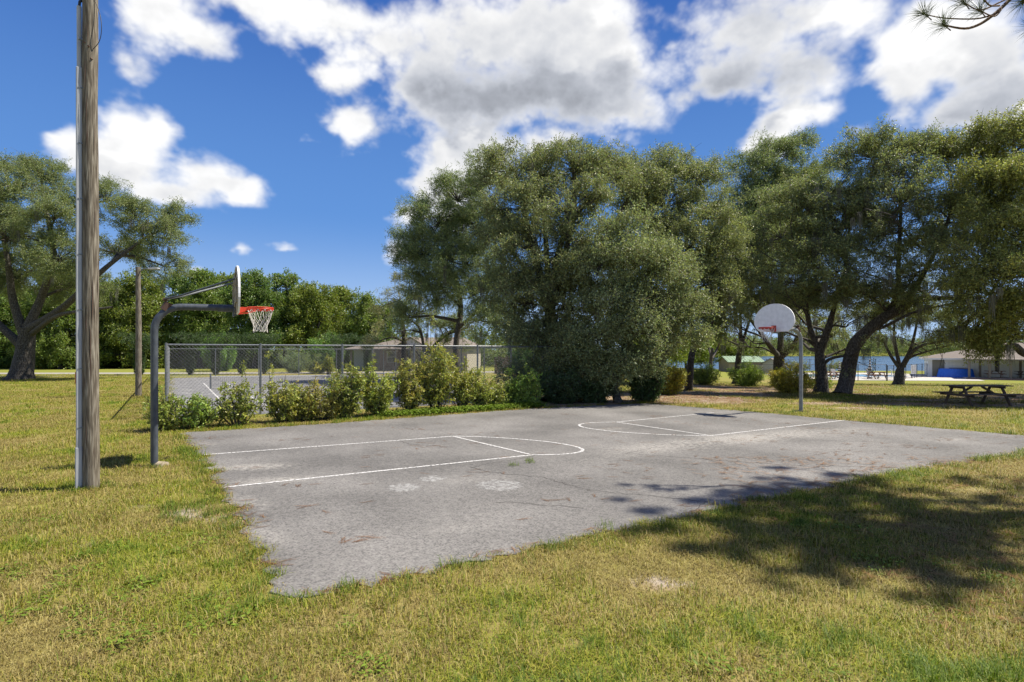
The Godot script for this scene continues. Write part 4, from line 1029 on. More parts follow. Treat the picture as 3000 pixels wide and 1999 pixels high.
func make_needles() -> void:
	# fallen pine needles: long, thin, red-brown, in bundles
	var g := Geo.new()
	for i in 5:
		var a := rng.randf_range(-0.5, 0.5)
		var p := Vector3(rng.randf_range(-0.03, 0.03), rng.randf_range(0.002, 0.006), rng.randf_range(-0.03, 0.03))
		var l := Vector3(cos(a), 0, sin(a)) * rng.randf_range(0.06, 0.11)
		var bend := Vector3(-sin(a), 0, cos(a)) * rng.randf_range(-0.02, 0.02)
		var s := Vector3(-sin(a), 0, cos(a)) * 0.0016
		var k := rng.randf_range(0.7, 1.25)
		g.col = Color(0.2 * k, 0.1 * k, 0.045 * k)
		g.quad(p - l - s, p - l + s, p + bend + s, p + bend - s)
		g.quad(p + bend - s, p + bend + s, p + l + s, p + l - s)
	var mesh := g.mesh(M.grass)
	var f := FastNoiseLite.new()
	f.frequency = 0.5
	f.fractal_octaves = 3
	f.seed = 61
	var where := []
	var tint := []
	for i in 6000:
		var p := Vector2(rng.randf_range(-8, 13), rng.randf_range(4.6, 20))
		if not Geometry2D.is_point_in_polygon(p, court_edge):
			continue
		var n := f.get_noise_2d(p.x * 0.8, p.y * 2.0)
		var right := smooth(0.0, 8.0, p.x)
		if n + right * 0.22 < 0.16 + rng.randf() * 0.5:
			continue
		where.append(Transform3D(Basis(Vector3.UP, rng.randfn(0.0, 0.6)), V(p.x, 0.018, p.y)))
		tint.append(Color(1, 1, 1) * rng.randf_range(0.7, 1.4))
	var m := court_edge.size()
	for i in m:
		var a := court_edge[i]
		if a.y > 13.5:
			continue
		for q in 3:
			if f.get_noise_2d(a.x * 2.0, a.y * 2.0 + 9.0) < -0.1 + rng.randf() * 0.3:
				continue
			var p := a + Vector2(rng.randfn(0, 0.09), rng.randfn(0, 0.09))
			where.append(Transform3D(Basis(Vector3.UP, rng.randf() * TAU), V(p.x, 0.018, p.y)))
			tint.append(Color(1.1, 1.15, 1.1) * rng.randf_range(0.7, 1.4))
	for i in 1400:
		var p := Vector2(rng.randf_range(3.0, 10.5), rng.randf_range(4.0, 10.5))
		where.append(Transform3D(Basis(Vector3.UP, rng.randf() * TAU), V(p.x, 0.03, p.y)))
		tint.append(Color(1.3, 1.4, 1.4) * rng.randf_range(0.7, 1.4))
	tag(many("pine_needles", mesh, where, tint, self), "red brown fallen pine needles lying on court and grass", "pine needles")
	# leaf litter under the oaks
	var lg := Geo.new()
	for i in 10:
		var a := rng.randf() * TAU
		var p := Vector3(rng.randf_range(-0.2, 0.2), rng.randf_range(0.006, 0.02), rng.randf_range(-0.2, 0.2))
		var l := Vector3(cos(a), rng.randf_range(-0.15, 0.15), sin(a)) * 0.035
		var s := Vector3(-sin(a), rng.randf_range(-0.3, 0.3), cos(a)) * 0.014
		var k := rng.randf_range(0.6, 1.3)
		lg.col = Color(0.25 * k, 0.135 * k, 0.075 * k)
		lg.quad(p - l, p + s, p + l, p - s)
	where = []
	tint = []
	for b in BARE:
		if b[1] < 18.0 or b[0] < 0.0:
			continue
		for i in int(b[2] * b[3] * 60.0):
			var a := rng.randf() * TAU
			var r := sqrt(rng.randf()) * 1.1
			var x: float = b[0] + cos(a) * r * b[2]
			var d: float = b[1] + sin(a) * r * b[3]
			if Geometry2D.is_point_in_polygon(Vector2(x, d), court_edge):
				continue
			where.append(Transform3D(Basis(Vector3.UP, rng.randf() * TAU), V(x, ground(x, d), d)))
			tint.append(Color(1, 1, 1) * rng.randf_range(0.6, 1.5))
	tag(many("leaf_litter", lg.mesh(M.grass), where, tint, self), "brown fallen oak leaves on the bare soil under the trees", "leaf litter")

# ------------------------------------------------------------------ trees and shrubs
func leaf_clump(count: int, radius: float, len_: float, wide: float, base: Color, vary: float, flat := 0.75, twigs := 5, twig_col := Color(0.12, 0.1, 0.08)) -> Geo:
	# leaves along a handful of twigs that fan out from one point
	var g := Geo.new()
	for t in twigs:
		var dir := (rdir() + Vector3(0, 0.25, 0)).normalized()
		var tip := dir * radius * rng.randf_range(0.75, 1.1)
		g.col = twig_col
		var s := dir.cross(rdir()).normalized() * 0.006
		g.quad(-s, s, tip + s * 0.4, tip - s * 0.4)
		for i in count / twigs:
			var u := rng.randf_range(0.2, 1.05)
			var p := tip * u + rdir() * radius * 0.17
			var l := (dir * 0.5 + rdir()).normalized()
			var nn := (Vector3.UP * flat + rdir()).normalized()
			var sd := l.cross(nn)
			if sd.length() < 0.1:
				continue
			sd = sd.normalized()
			nn = sd.cross(l).normalized()
			var k := rng.randf_range(1.0 - vary, 1.0 + vary)
			var hue := rng.randf_range(-vary, vary) * 0.35
			g.col = Color(base.r * (k + hue), base.g * k, base.b * (k - hue))
			var ll := l * len_ * rng.randf_range(0.7, 1.25)
			var w := sd * wide * 0.5 * rng.randf_range(0.8, 1.2)
			var fold := nn * wide * 0.16
			var mid := p + ll * 0.45
			g.tri(p, mid + w + fold, mid - fold * 0.4)
			g.tri(p, mid - fold * 0.4, mid - w + fold)
			g.tri(p + ll, mid - fold * 0.4, mid + w + fold)
			g.tri(p + ll, mid - w + fold, mid - fold * 0.4)
	return g

func make_clumps() -> void:
	clumps.oak = []
	for i in 4:
		clumps.oak.append(leaf_clump(40, 0.36, 0.085, 0.04, Color(0.27, 0.298, 0.155), 0.45, 0.25).mesh(M.leaf))
	clumps.far = []
	for i in 3:
		clumps.far.append(leaf_clump(36, 0.38, 0.13, 0.075, Color(0.205, 0.25, 0.072), 0.42, 0.25).mesh(M.leaf))
	clumps.shrub = []
	for i in 3:
		clumps.shrub.append(leaf_clump(30, 0.2, 0.075, 0.04, Color(0.35, 0.385, 0.09), 0.4, 0.3, 4, Color(0.2, 0.16, 0.12)).mesh(M.shrub_leaf))
	clumps.azalea = []
	for i in 3:
		clumps.azalea.append(leaf_clump(44, 0.22, 0.07, 0.035, Color(0.4, 0.42, 0.06), 0.35, 0.5, 6, Color(0.2, 0.16, 0.12)).mesh(M.shrub_leaf))
	clumps.glossy = []
	for i in 3:
		clumps.glossy.append(leaf_clump(40, 0.24, 0.085, 0.05, Color(0.08, 0.13, 0.045), 0.3, 0.4).mesh(M.shrub_leaf))
	# a hanging beard of grey moss
	var g := Geo.new()
	for i in 26:
		var p := Vector3(rng.randf_range(-0.1, 0.1), 0, rng.randf_range(-0.1, 0.1))
		var l := rng.randf_range(0.3, 1.0)
		var s := Vector3(rng.randf_range(-1, 1), 0, rng.randf_range(-1, 1)).normalized() * 0.007
		var k := rng.randf_range(0.7, 1.2)
		g.col = Color(0.19 * k, 0.19 * k, 0.155 * k)
		var q := p + Vector3(rng.randf_range(-0.04, 0.04), -l * 0.5, rng.randf_range(-0.04, 0.04))
		var e := q + Vector3(rng.randf_range(-0.04, 0.04), -l * 0.5, rng.randf_range(-0.04, 0.04))
		g.quad(p - s, p + s, q + s, q - s)
		g.quad(q - s, q + s, e + s * 0.3, e - s * 0.3)
	clumps.moss = g.mesh(M.moss)

func wobble(pts: Array, amt: float) -> Array:
	var out := []
	for i in pts.size():
		out.append(pts[i] + (rdir() * amt if i > 0 and i < pts.size() - 1 else Vector3.ZERO))
	return out

func limb(g: Geo, pts: Array, r0: float, r1: float, sides: int, steps := 4) -> Array:
	var c := curve(pts, steps)
	var rr := []
	for i in c.size():
		var t := float(i) / (c.size() - 1)
		rr.append(lerpf(r0, r1, pow(t, 0.8)))
	g.tube(c, rr, sides, false, 0.05 if sides > 6 else 0.0, int(rng.randi() % 7))
	return c

func make_tree(s: Dictionary) -> void:
	var bx: float = s.base[0]
	var bd: float = s.base[1]
	var y0 := ground(bx, bd)
	var origin := V(bx, y0, bd)
	var root := thing(s.name, s.label, "tree", origin, 0.0, s.group)
	var tg := Geo.new() # trunk
	var bg := Geo.new() # limbs and branches
	var tp := []
	for p in s.trunk:
		tp.append(V(p[0], p[1], p[2]) - origin)
	if tp.is_empty():
		var hi := 1e9
		for l in s.lobes:
			hi = minf(hi, l[1])
		tp = [Vector3.ZERO, Vector3(rng.randf_range(-0.2, 0.2), maxf(1.2, (hi - y0) * 0.6), 0), Vector3(rng.randf_range(-0.4, 0.4), maxf(2.5, hi - y0), rng.randf_range(-0.3, 0.3))]
	else:
		tp[0] = Vector3(tp[0].x, -0.1, tp[0].z)
	var tc := curve(wobble(tp, s.r * 0.15), 5)
	var rr := []
	for i in tc.size():
		var t := float(i) / (tc.size() - 1)
		rr.append(s.r * (1.0 - 0.42 * t) * (1.0 + 0.55 * exp(-i * 1.6)))
	tg.tube(tc, rr, 14, false, 0.06, 2)
	part("trunk", tg, M.bark, root)
	# main limbs
	var nodes := [] # points on the wood that branches may start from
	for i in range(tc.size() / 2, tc.size()):
		nodes.append([tc[i], rr[i]])
	for l in s.limbs:
		var pts := []
		for p in l[0]:
			pts.append(V(p[0], p[1], p[2]) - origin)
		var c := limb(bg, wobble(pts, l[1] * 0.5), l[1], l[1] * 0.3, 9, 5)
		for i in range(2, c.size()):
			nodes.append([c[i], lerpf(l[1], l[1] * 0.3, float(i) / c.size())])
	var where := []
	var tint := []
	var kind: String = "far" if s.cs > 1.3 else s.leaf
	var set_: Array = [clumps[kind][rng.randi() % clumps[kind].size()]]
	for k in set_.size():
		where.append([])
		tint.append([])
	var moss_at := []
	var rc: float = 0.52 * s.cs
	var top_y := 0.0
	for l in s.lobes:
		top_y = maxf(top_y, l[1])
	for l in s.lobes:
		var c := V(l[0], l[1], l[2]) - origin
		var rad := Vector3(l[3], l[4], l[5])
		# a limb from the nearest wood to the heart of the lobe
		var best: Array = nodes[0]
		var bl := 1e9
		for q in nodes:
			var dd: float = c.distance_to(q[0]) + maxf(0.0, q[0].y - c.y) * 1.2
			if dd < bl:
				bl = dd
				best = q
		var r0: float = minf(best[1] * 0.8, 0.04 + 0.03 * bl)
		var a: Vector3 = best[0]
		var mid := a.lerp(c, 0.5) + rdir() * bl * 0.1 + Vector3(0, 0.06 * bl, 0)
		var path := limb(bg, [a, mid, c], r0, r0 * 0.4, 7, 5)
		var starts := path.slice(3)
		var area := 4.0 * PI * pow((rad.x * rad.y + rad.x * rad.z + rad.y * rad.z) / 3.0, 1.0)
		var count := int(s.dens * area / (PI * rc * rc) * 0.9) + 3
		for i in count:
			var dir := rdir()
			if dir.y < -0.35 and rng.randf() < 0.5:
				dir.y = -dir.y
			var u := pow(rng.randf(), 0.4)
			var p := c + Vector3(dir.x * rad.x, dir.y * rad.y, dir.z * rad.z) * lerpf(0.35, 1.12, u)
			if p.y < 0.25:
				p.y = 0.25 + rng.randf() * 0.4
			var st: Vector3 = starts[0]
			var sl := 1e9
			for q in starts:
				var e: float = q.distance_to(p)
				if e < sl:
					sl = e
					st = q
			var br := 0.012 + 0.012 * sl
			limb(bg, [st, st.lerp(p, 0.55) + rdir() * sl * 0.14 + Vector3(0, 0.05 * sl, 0), p], br, 0.008 * s.cs, 4, 3)
			var extra := int(s.bare)
			if rng.randf() < s.bare - extra:
				extra += 1
			for q in extra: # bare twigs
				var e := p + (rdir() + (p - c).normalized() * 0.6) * rc * 1.3
				limb(bg, [st.lerp(p, rng.randf_range(0.4, 0.9)), e.lerp(p, 0.4) + rdir() * 0.1, e], 0.012, 0.004, 3, 2)
			var m := int(rng.randf_range(8, 18))
			var size := rng.randf_range(0.85, 1.2)
			if rng.randf() < 0.16 and dir.y > -0.2: # a spray that stands out of the crown
				p = c + (p - c) * rng.randf_range(1.12, 1.35)
				m = 5
			for q in m:
				var o := rdir() * rc * pow(rng.randf(), 0.5) * Vector3(1.15, 0.75, 1.15)
				var k := rng.randi() % set_.size()
				var sc: float = s.cs * size * rng.randf_range(0.75, 1.2)
				where[k].append(Transform3D(rbasis(sc), p + o))
				tint[k].append(Color(s.tint[0], s.tint[1], s.tint[2]))
			if rng.randf() < s.moss * 0.01 and dir.y < 0.3:
				moss_at.append(p + Vector3(0, -0.15, 0))
	# long crooked limbs below the leaves
	if s.bare >= 0.5 and s.cs < 1.3 and s.name != "sparse_tree":
		for i in 11:
			var from: Array = nodes[rng.randi() % nodes.size()]
			var a := rng.randf() * TAU
			var out := Vector3(cos(a), 0, sin(a))
			var reach := rng.randf_range(2.0, 4.5)
			var pts := [from[0]]
			for k in range(1, 6):
				pts.append(from[0] + out * reach * k / 5.0 + Vector3(0, reach * 0.09 * k, 0) + rdir() * reach * 0.09)
			var c := limb(bg, pts, minf(from[1] * 0.55, 0.1), 0.018, 6, 3)
			for k in 7:
				var st: Vector3 = c[rng.randi_range(4, c.size() - 1)]
				var e := st + (out * 0.5 + rdir()).normalized() * rng.randf_range(0.6, 1.7) + Vector3(0, 0.25, 0)
				limb(bg, [st, st.lerp(e, 0.5) + rdir() * 0.18, e], 0.024, 0.006, 4, 3)
				for q in 2:
					limb(bg, [st.lerp(e, 0.6), e + rdir() * 0.5], 0.01, 0.004, 3, 1)
				if rng.randf() < 0.5:
					for q in 4:
						where[0].append(Transform3D(rbasis(s.cs * rng.randf_range(0.6, 1.0)), e + rdir() * 0.3))
						tint[0].append(Color(s.tint[0], s.tint[1], s.tint[2]))
				if rng.randf() < 0.25:
					moss_at.append(e)
	leaf_total += where[0].size()
	if bg.v.size():
		part("branches", bg, M.bark, root)
	for k in set_.size():
		many("crown", set_[k], where[k], tint[k], root)
	if moss_at.size():
		var w := []
		var t := []
		for p in moss_at:
			for q in 2:
				w.append(Transform3D(Basis(Vector3.UP, rng.randf() * TAU).scaled(Vector3(1, rng.randf_range(0.5, 1.3), 1)), p + rdir() * 0.25))
				t.append(Color(1, 1, 1) * rng.randf_range(0.8, 1.2))
		many("hanging_moss", clumps.moss, w, t, root)

# x, d, half width, height, stems, clump kind, fullness, tint, label, name
func shrub(x: float, d: float, hw: float, h: float, kind: String, full: float, tc: Color, called: String, label: String, group := "", open_base := 0.25, shoots := 0) -> void:
	var y := ground(x, d)
	var root := thing(called, label, "shrub", V(x, y, d), 0.0, group)
	var sg := Geo.new()
	var set_: Array = [clumps[kind][rng.randi() % clumps[kind].size()]]
	var where := []
	var tint := []
	for k in set_.size():
		where.append([])
		tint.append([])
	var n := int(16 + hw * 14)
	for i in n:
		var a := rng.randf() * TAU
		var r := sqrt(rng.randf())
		var top := Vector3(cos(a) * r * hw, h * rng.randf_range(0.5, 1.0) * (1.0 - 0.28 * r * r), sin(a) * r * hw * 0.8)
		var foot := Vector3(top.x * 0.22, -0.03, top.z * 0.22)
		var mid := foot.lerp(top, 0.5) + Vector3(top.x * 0.12, 0, top.z * 0.12) + rdir() * 0.06
		limb(sg, [foot, mid, top], 0.016, 0.005, 4, 4)
		for q in int(5 * full * h + 2):
			var t := rng.randf_range(open_base, 1.02)
			var p := foot.lerp(mid, t * 2.0) if t < 0.5 else mid.lerp(top, t * 2.0 - 1.0)
			p += rdir() * rng.randf_range(0.04, 0.2)
			if p.y < 0.1:
				continue
			var k := rng.randi() % set_.size()
			where[k].append(Transform3D(rbasis(rng.randf_range(0.7, 1.15)), p))
			var w := rng.randf_range(0.7, 1.25)
			tint[k].append(Color(tc.r * w * rng.randf_range(0.92, 1.12), tc.g * w, tc.b * w))
			# fine side twig
			if rng.randf() < 0.3:
				limb(sg, [p, p + rdir() * 0.2], 0.006, 0.003, 3, 1)
	for i in shoots:
		var a := rng.randf() * TAU
		var foot := Vector3(cos(a) * hw * 0.5, h * 0.6, sin(a) * hw * 0.4)
		var tip := foot + Vector3(rng.randf_range(-0.25, 0.25), h * rng.randf_range(0.55, 0.85), rng.randf_range(-0.1, 0.1))
		limb(sg, [foot, foot.lerp(tip, 0.5) + rdir() * 0.05, tip], 0.01, 0.004, 4, 4)
		for q in 9:
			var k := rng.randi() % set_.size()
			where[k].append(Transform3D(rbasis(rng.randf_range(0.4, 0.7)), foot.lerp(tip, rng.randf_range(0.25, 1.0)) + rdir() * 0.07))
			tint[k].append(tc * rng.randf_range(0.9, 1.3))
	part("stems", sg, M.bark, root)
	for k in set_.size():
		many("foliage", set_[k], where[k], tint[k], root)

func make_shrubs() -> void:
	var hedge := "hedge shrubs in front of the tennis fence"
	# x, d, half width, height, fullness, tint, open base, shoots, label
	for q in [
		[-8.75, 14.15, 0.6, 1.15, 0.9, Color(0.85, 0.95, 0.9), 0.1, 1, "loose leggy shrub at the fence corner beside the grey hoop post"],
		[-8.15, 14.5, 0.6, 0.95, 1.1, Color(0.8, 1.0, 0.9), 0.08, 0, "low dark green shrub next to the fence corner shrub"],
		[-7.35, 14.95, 0.65, 1.1, 0.7, Color(0.9, 0.95, 0.9), 0.3, 1, "thin shrub with bare grey stems showing the tennis lines behind"],
		[-6.45, 15.75, 0.75, 1.35, 1.0, Color(0.95, 0.95, 0.9), 0.15, 1, "full shrub topped by two tall leafy shoots"],
		[-5.65, 16.35, 0.7, 1.15, 0.75, Color(1.05, 0.9, 0.9), 0.3, 1, "brownish twiggy shrub beside the full green shrub"],
		[-4.95, 16.6, 0.7, 1.6, 1.5, Color(0.95, 1.0, 0.9), 0.12, 0, "dense yellow green shrub on dark multiple stems"],
		[-4.2, 17.3, 0.7, 1.6, 1.4, Color(1.0, 1.05, 0.9), 0.25, 0, "tall yellow green shrub with open stem base"],
		[-3.3, 17.95, 0.75, 1.7, 1.0, Color(1.1, 1.0, 1.0), 0.3, 0, "pale twiggy shrub in front of the brick porch"],
		[-2.5, 18.55, 0.75, 2.0, 1.2, Color(1.1, 1.08, 0.95), 0.28, 1, "tallest yellow green shrub of the hedge"],
		[-1.75, 19.1, 0.65, 1.7, 0.8, Color(1.0, 1.0, 0.9), 0.3, 0, "sparse shrub next to the tallest hedge shrub"],
		[0.55, 20.4, 0.95, 1.6, 1.2, Color(0.75, 1.0, 0.8), 0.2, 0, "rounded mid green shrub at the end of the fence under the oak"],
		[-0.6, 19.9, 0.5, 0.9, 0.6, Color(0.9, 0.95, 0.9), 0.3, 0, "small scrappy shrub between the hedge and the shaded oak"],
		[-1.15, 19.45, 0.5, 1.3, 0.9, Color(1.0, 1.0, 0.9), 0.25, 1, "upright shrub with one tall shoot near the scrappy shrub"],
		[-6.0, 15.95, 0.5, 1.05, 0.8, Color(1.05, 1.0, 0.9), 0.2, 0, "half height shrub tucked between the full shrub and the twiggy one"],
		[-0.05, 20.25, 0.45, 0.8, 0.9, Color(0.85, 1.0, 0.8), 0.15, 0, "knee high green shrub beside the rounded mid green shrub"]]:
		shrub(q[0], q[1], q[2] * rng.randf_range(0.75, 1.05), q[3] * (1.14 if q[0] > -5.2 else 1.0) * rng.randf_range(0.92, 1.1), "shrub", q[4] * 0.9, q[5], "hedge_shrub", q[8], hedge, q[6], q[7])
	shrub(1.9, 21.6, 0.8, 1.5, "glossy", 1.5, Color(1, 1, 1), "camellia_shrub", "dark glossy shrub under the huge oak at the far court edge", "", 0.15)
	shrub(3.2, 21.9, 0.7, 1.2, "glossy", 1.3, Color(1, 1.05, 1), "camellia_shrub", "low dark glossy shrub between the two big oaks", "", 0.2)
	shrub(5.35, 22.4, 0.72, 1.75, "glossy", 1.7, Color(0.95, 1.05, 1), "camellia_shrub", "dark upright camellia beside the yellow green round shrub", "", 0.12)
	shrub(7.45, 26.3, 0.78, 1.5, "azalea", 2.0, Color(1.05, 0.95, 0.9), "azalea_shrub", "round yellow green azalea beside the dark camellia", "", 0.08)
	shrub(13.2, 38.5, 1.0, 1.45, "azalea", 1.6, Color(0.6, 0.8, 0.9), "azalea_shrub", "dark green azalea behind the slim upright oak", "", 0.08)
	shrub(16.2, 38.5, 1.3, 1.75, "azalea", 1.8, Color(0.65, 0.9, 0.9), "azalea_shrub", "broad mid green azalea in front of the small sheds", "", 0.06)
	shrub(18.6, 38.5, 0.8, 1.3, "azalea", 1.7, Color(0.9, 0.95, 0.8), "azalea_shrub", "bright green azalea at the foot of the stout oak", "", 0.06)
	shrub(14.1, 28.3, 1.15, 1.45, "azalea", 1.9, Color(1.15, 1.0, 0.9), "azalea_shrub", "wide yellow green azalea behind the grey post of the far hoop", "", 0.06)
	shrub(16.9, 30.5, 0.5, 0.8, "azalea", 1.2, Color(0.7, 0.9, 0.8), "azalea_shrub", "small green azalea behind the leaning oak trunk", "", 0.08)
	# clipped columns along the drive and bushes seen through the fence
	for q in [[-31.3, 47.0, 0.38], [-27.6, 48.0, 0.27], [-25.4, 48.0, 0.3], [-23.7, 49.0, 0.24], [-21.9, 49.5, 0.25], [-15.6, 50.5, 0.22], [-13.2, 51.0, 0.22]]:
		column(q[0], q[1], q[2])
	shrub(-17.6, 50.5, 1.6, 2.0, "azalea", 0.9, Color(0.6, 0.75, 1.4), "rounded_bush", "rounded olive bush on the lawn seen through the tennis fence", "", 0.05)
	shrub(-20.3, 52.0, 1.5, 2.6, "azalea", 0.8, Color(0.7, 0.9, 2.6), "palmetto_bush", "silvery grey green bush on the lawn beside the rounded olive bush", "", 0.05)
	shrub(-14.6, 44.5, 0.35, 1.9, "shrub", 0.6, Color(1, 1, 0.8), "garden_sapling", "young sapling standing behind the tennis court", "", 0.5)
	shrub(0.9, 44.0, 1.5, 3.0, "glossy", 1.2, Color(0.9, 1.3, 0.9), "cedar_bush", "cone shaped dark evergreen near the old board fence", "", 0.05)
	shrub(-29.6, 57.0, 2.0, 4.2, "far", 0.9, Color(0.9, 1.3, 0.9), "evergreen_bush", "bright green conical evergreen in front of the woods", "", 0.05)
	shrub(-20.0, 60.0, 2.2, 4.5, "far", 0.9, Color(0.9, 1.3, 0.8), "evergreen_bush", "bright green bushy evergreen near the beige house", "", 0.05)
	# reeds at the lake shore
	for q in [[44.0, 78.0, "pale reeds at the lake edge behind the rules boards"], [47.0, 79.0, "pale reeds beside the corner of the pool house"], [40.5, 79.0, "pale reeds behind the larger closed umbrella"], [37.0, 80.0, "pale reeds behind the leaning oak trunk"]]:
		shrub(q[0], q[1], 1.6, 1.9, "shrub", 0.5, Color(0.9, 0.9, 1.0), "reed_clump", q[2], "reeds along the lake edge", 0.4)

func column(x: float, d: float, r: float) -> void:
	var root := thing("clipped_column", "dark ivy covered tree trunk flaring upward beside the drive", "tree", V(x, ground(x, d), d), 0.0, "ivy covered trunks along the drive")
	var g := Geo.new()
	g.tube([Vector3(0, -0.1, 0), Vector3(0, 0.4, 0), Vector3(0, 1.4, 0), Vector3(0, 2.6, 0)], [r * 0.75, r * 0.6, r * 0.75, r * 0.9], 10, true, 0.06)
	part("trunk", g, M.bark, root)
	var where := [[], [], []]
	var tint := [[], [], []]
	for i in 420:
		var t := rng.randf()
		var a := rng.randf() * TAU
		var yy := 0.25 + t * 3.3
		var rr := r * (0.72 + 0.3 * t) if yy < 2.0 else r + (yy - 2.0) * 1.1 * rng.randf()
		var k := rng.randi() % 3
		where[k].append(Transform3D(rbasis(rng.randf_range(0.6, 1.0)), Vector3(cos(a) * rr, yy, sin(a) * rr)))
		tint[k].append(Color(0.9, 1.0, 0.9) * rng.randf_range(0.6, 1.1))
	many("crown", clumps.glossy[0], where[0] + where[1] + where[2], tint[0] + tint[1] + tint[2], root)

func make_pine() -> void:
	var at := V(14.3, 0.0, 8.0)
	var root := thing("pine_tree", "tall pine whose needle covered branch hangs over the grass", "tree", at)
	var tg := Geo.new()
	var pts := []
	var rr := []
	for i in 16:
		pts.append(Vector3(sin(i * 0.7) * 0.08, i * 1.2 - 0.1, cos(i * 0.9) * 0.08))
		rr.append(lerpf(0.27, 0.05, i / 15.0) * (1.0 + 0.4 * exp(-i * 1.5)))
	tg.tube(pts, rr, 14, true, 0.04)
	part("trunk", tg, M.pine_bark, root)
	# brush of long needles round a twig end
	var sets := []
	for v in 3:
		var g := Geo.new()
		g.col = Color(0.11, 0.08, 0.055)
		g.tube([Vector3(0, -0.14, 0), Vector3(0, 0.0, 0), Vector3(0, 0.05, 0)], [0.009, 0.008, 0.003], 5, true)
		for i in 110:
			var a := rng.randf() * TAU
			var el := rng.randf_range(0.0, 1.35)
			var dir := Vector3(cos(a) * cos(el), sin(el), sin(a) * cos(el))
			var p := Vector3(0, rng.randf_range(-0.07, 0.04), 0)
			var l := rng.randf_range(0.2, 0.34)
			var s := dir.cross(rdir()).normalized() * 0.0024
			var k := rng.randf_range(0.65, 1.2)
			g.col = Color(0.1 * k, 0.13 * k, 0.05 * k)
			var mid := p + dir * l * 0.55
			var tip := p + dir * l + Vector3(0, -0.03, 0)
			g.quad(p - s, p + s, mid + s, mid - s)
			g.tri(mid - s, mid + s, tip)
		sets.append(g.mesh(M.needle))
	var bg := Geo.new()
	var where := [[], [], []]
	var tint := [[], [], []]
	var tips := []
	# the branch that hangs into view
	var main := [Vector3(0, 9.6, 0), V(10.8, 9.9, 8.8) - at, V(9.3, 8.95, 9.2) - at, V(8.35, 8.0, 9.05) - at, V(7.75, 7.42, 9.0) - at, V(7.35, 7.2, 9.0) - at, V(6.95, 7.25, 9.0) - at]
	limb(bg, main, 0.06, 0.012, 8, 6)
	for q in [
		[V(7.75, 7.42, 9.0), V(7.5, 7.38, 9.05), V(7.05, 7.42, 9.1), V(6.72, 7.48, 9.1)],
		[V(8.1, 7.75, 9.0), V(7.75, 7.55, 8.9), V(7.4, 7.4, 8.85), V(7.15, 7.52, 8.85)],
		[V(7.75, 7.5, 8.9), V(7.5, 7.45, 8.8), V(7.38, 7.62, 8.8)],
		[V(7.9, 7.55, 9.0), V(7.72, 7.36, 8.95), V(7.45, 7.42, 8.9)],
		[V(8.9, 8.5, 9.1), V(8.5, 8.0, 8.9), V(8.05, 7.5, 8.8)],
		[V(9.0, 8.5, 9.1), V(8.6, 7.6, 8.9), V(8.2, 7.1, 8.8)]]:
		var qq := []
		for p in q:
			qq.append(p - at)
		limb(bg, qq, 0.016, 0.008, 6, 5)
		tips.append([qq[-1], (qq[-1] - qq[-2]).normalized()])
	tips.append([main[-1], (main[-1] - main[-2]).normalized()])
	for b in 40:
		var t := rng.randf()
		var y := lerpf(10.4, 16.8, t)
		var a := rng.randf() * TAU
		if b < 26:
			a = PI + rng.randf_range(-0.9, 0.9)
		var reach := lerpf(3.7, 1.6, t) * rng.randf_range(0.6, 1.0)
		var dir := Vector3(cos(a), 0, sin(a))
		var p0 := Vector3(0, y, 0)
		var e := p0 + dir * reach + Vector3(0, rng.randf_range(-0.3, 0.8), 0)
		# keep every other branch clear of the view over the court
		var w := at + e
		if w.y < 2.0 + 0.66 * -w.z and absf(w.x) < 0.97 * -w.z:
			e.y += 2.0 + 0.68 * -w.z - w.y + 0.35
		var c := limb(bg, [p0, p0.lerp(e, 0.5) + Vector3(0, 0.25, 0) + rdir() * 0.15, e], 0.05, 0.015, 6, 5)
		for k in 10:
			var u := rng.randf_range(0.4, 1.0)
			var s: Vector3 = c[int(u * (c.size() - 1))]
			var f := s + (dir * 0.5 + rdir() * Vector3(1, 0.4, 1)).normalized() * rng.randf_range(0.3, 0.9)
			limb(bg, [s, f], 0.014, 0.007, 4, 1)
			for z in 2:
				tips.append([f + rdir() * 0.15 * z, (f - s).normalized()])
	for t in tips:
		var k := rng.randi() % 3
		var up: Vector3 = (t[1] + Vector3(0, 0.7, 0)).normalized()
		where[k].append(Transform3D(Basis(Quaternion(Vector3.UP, up)) * Basis(Vector3.UP, rng.randf() * TAU), t[0]))
		tint[k].append(Color(1, 1, 1) * rng.randf_range(0.8, 1.2))
	part("branches", bg, M.pine_bark, root)
	many("crown", sets[0], where[0] + where[1] + where[2], tint[0] + tint[1] + tint[2], root)

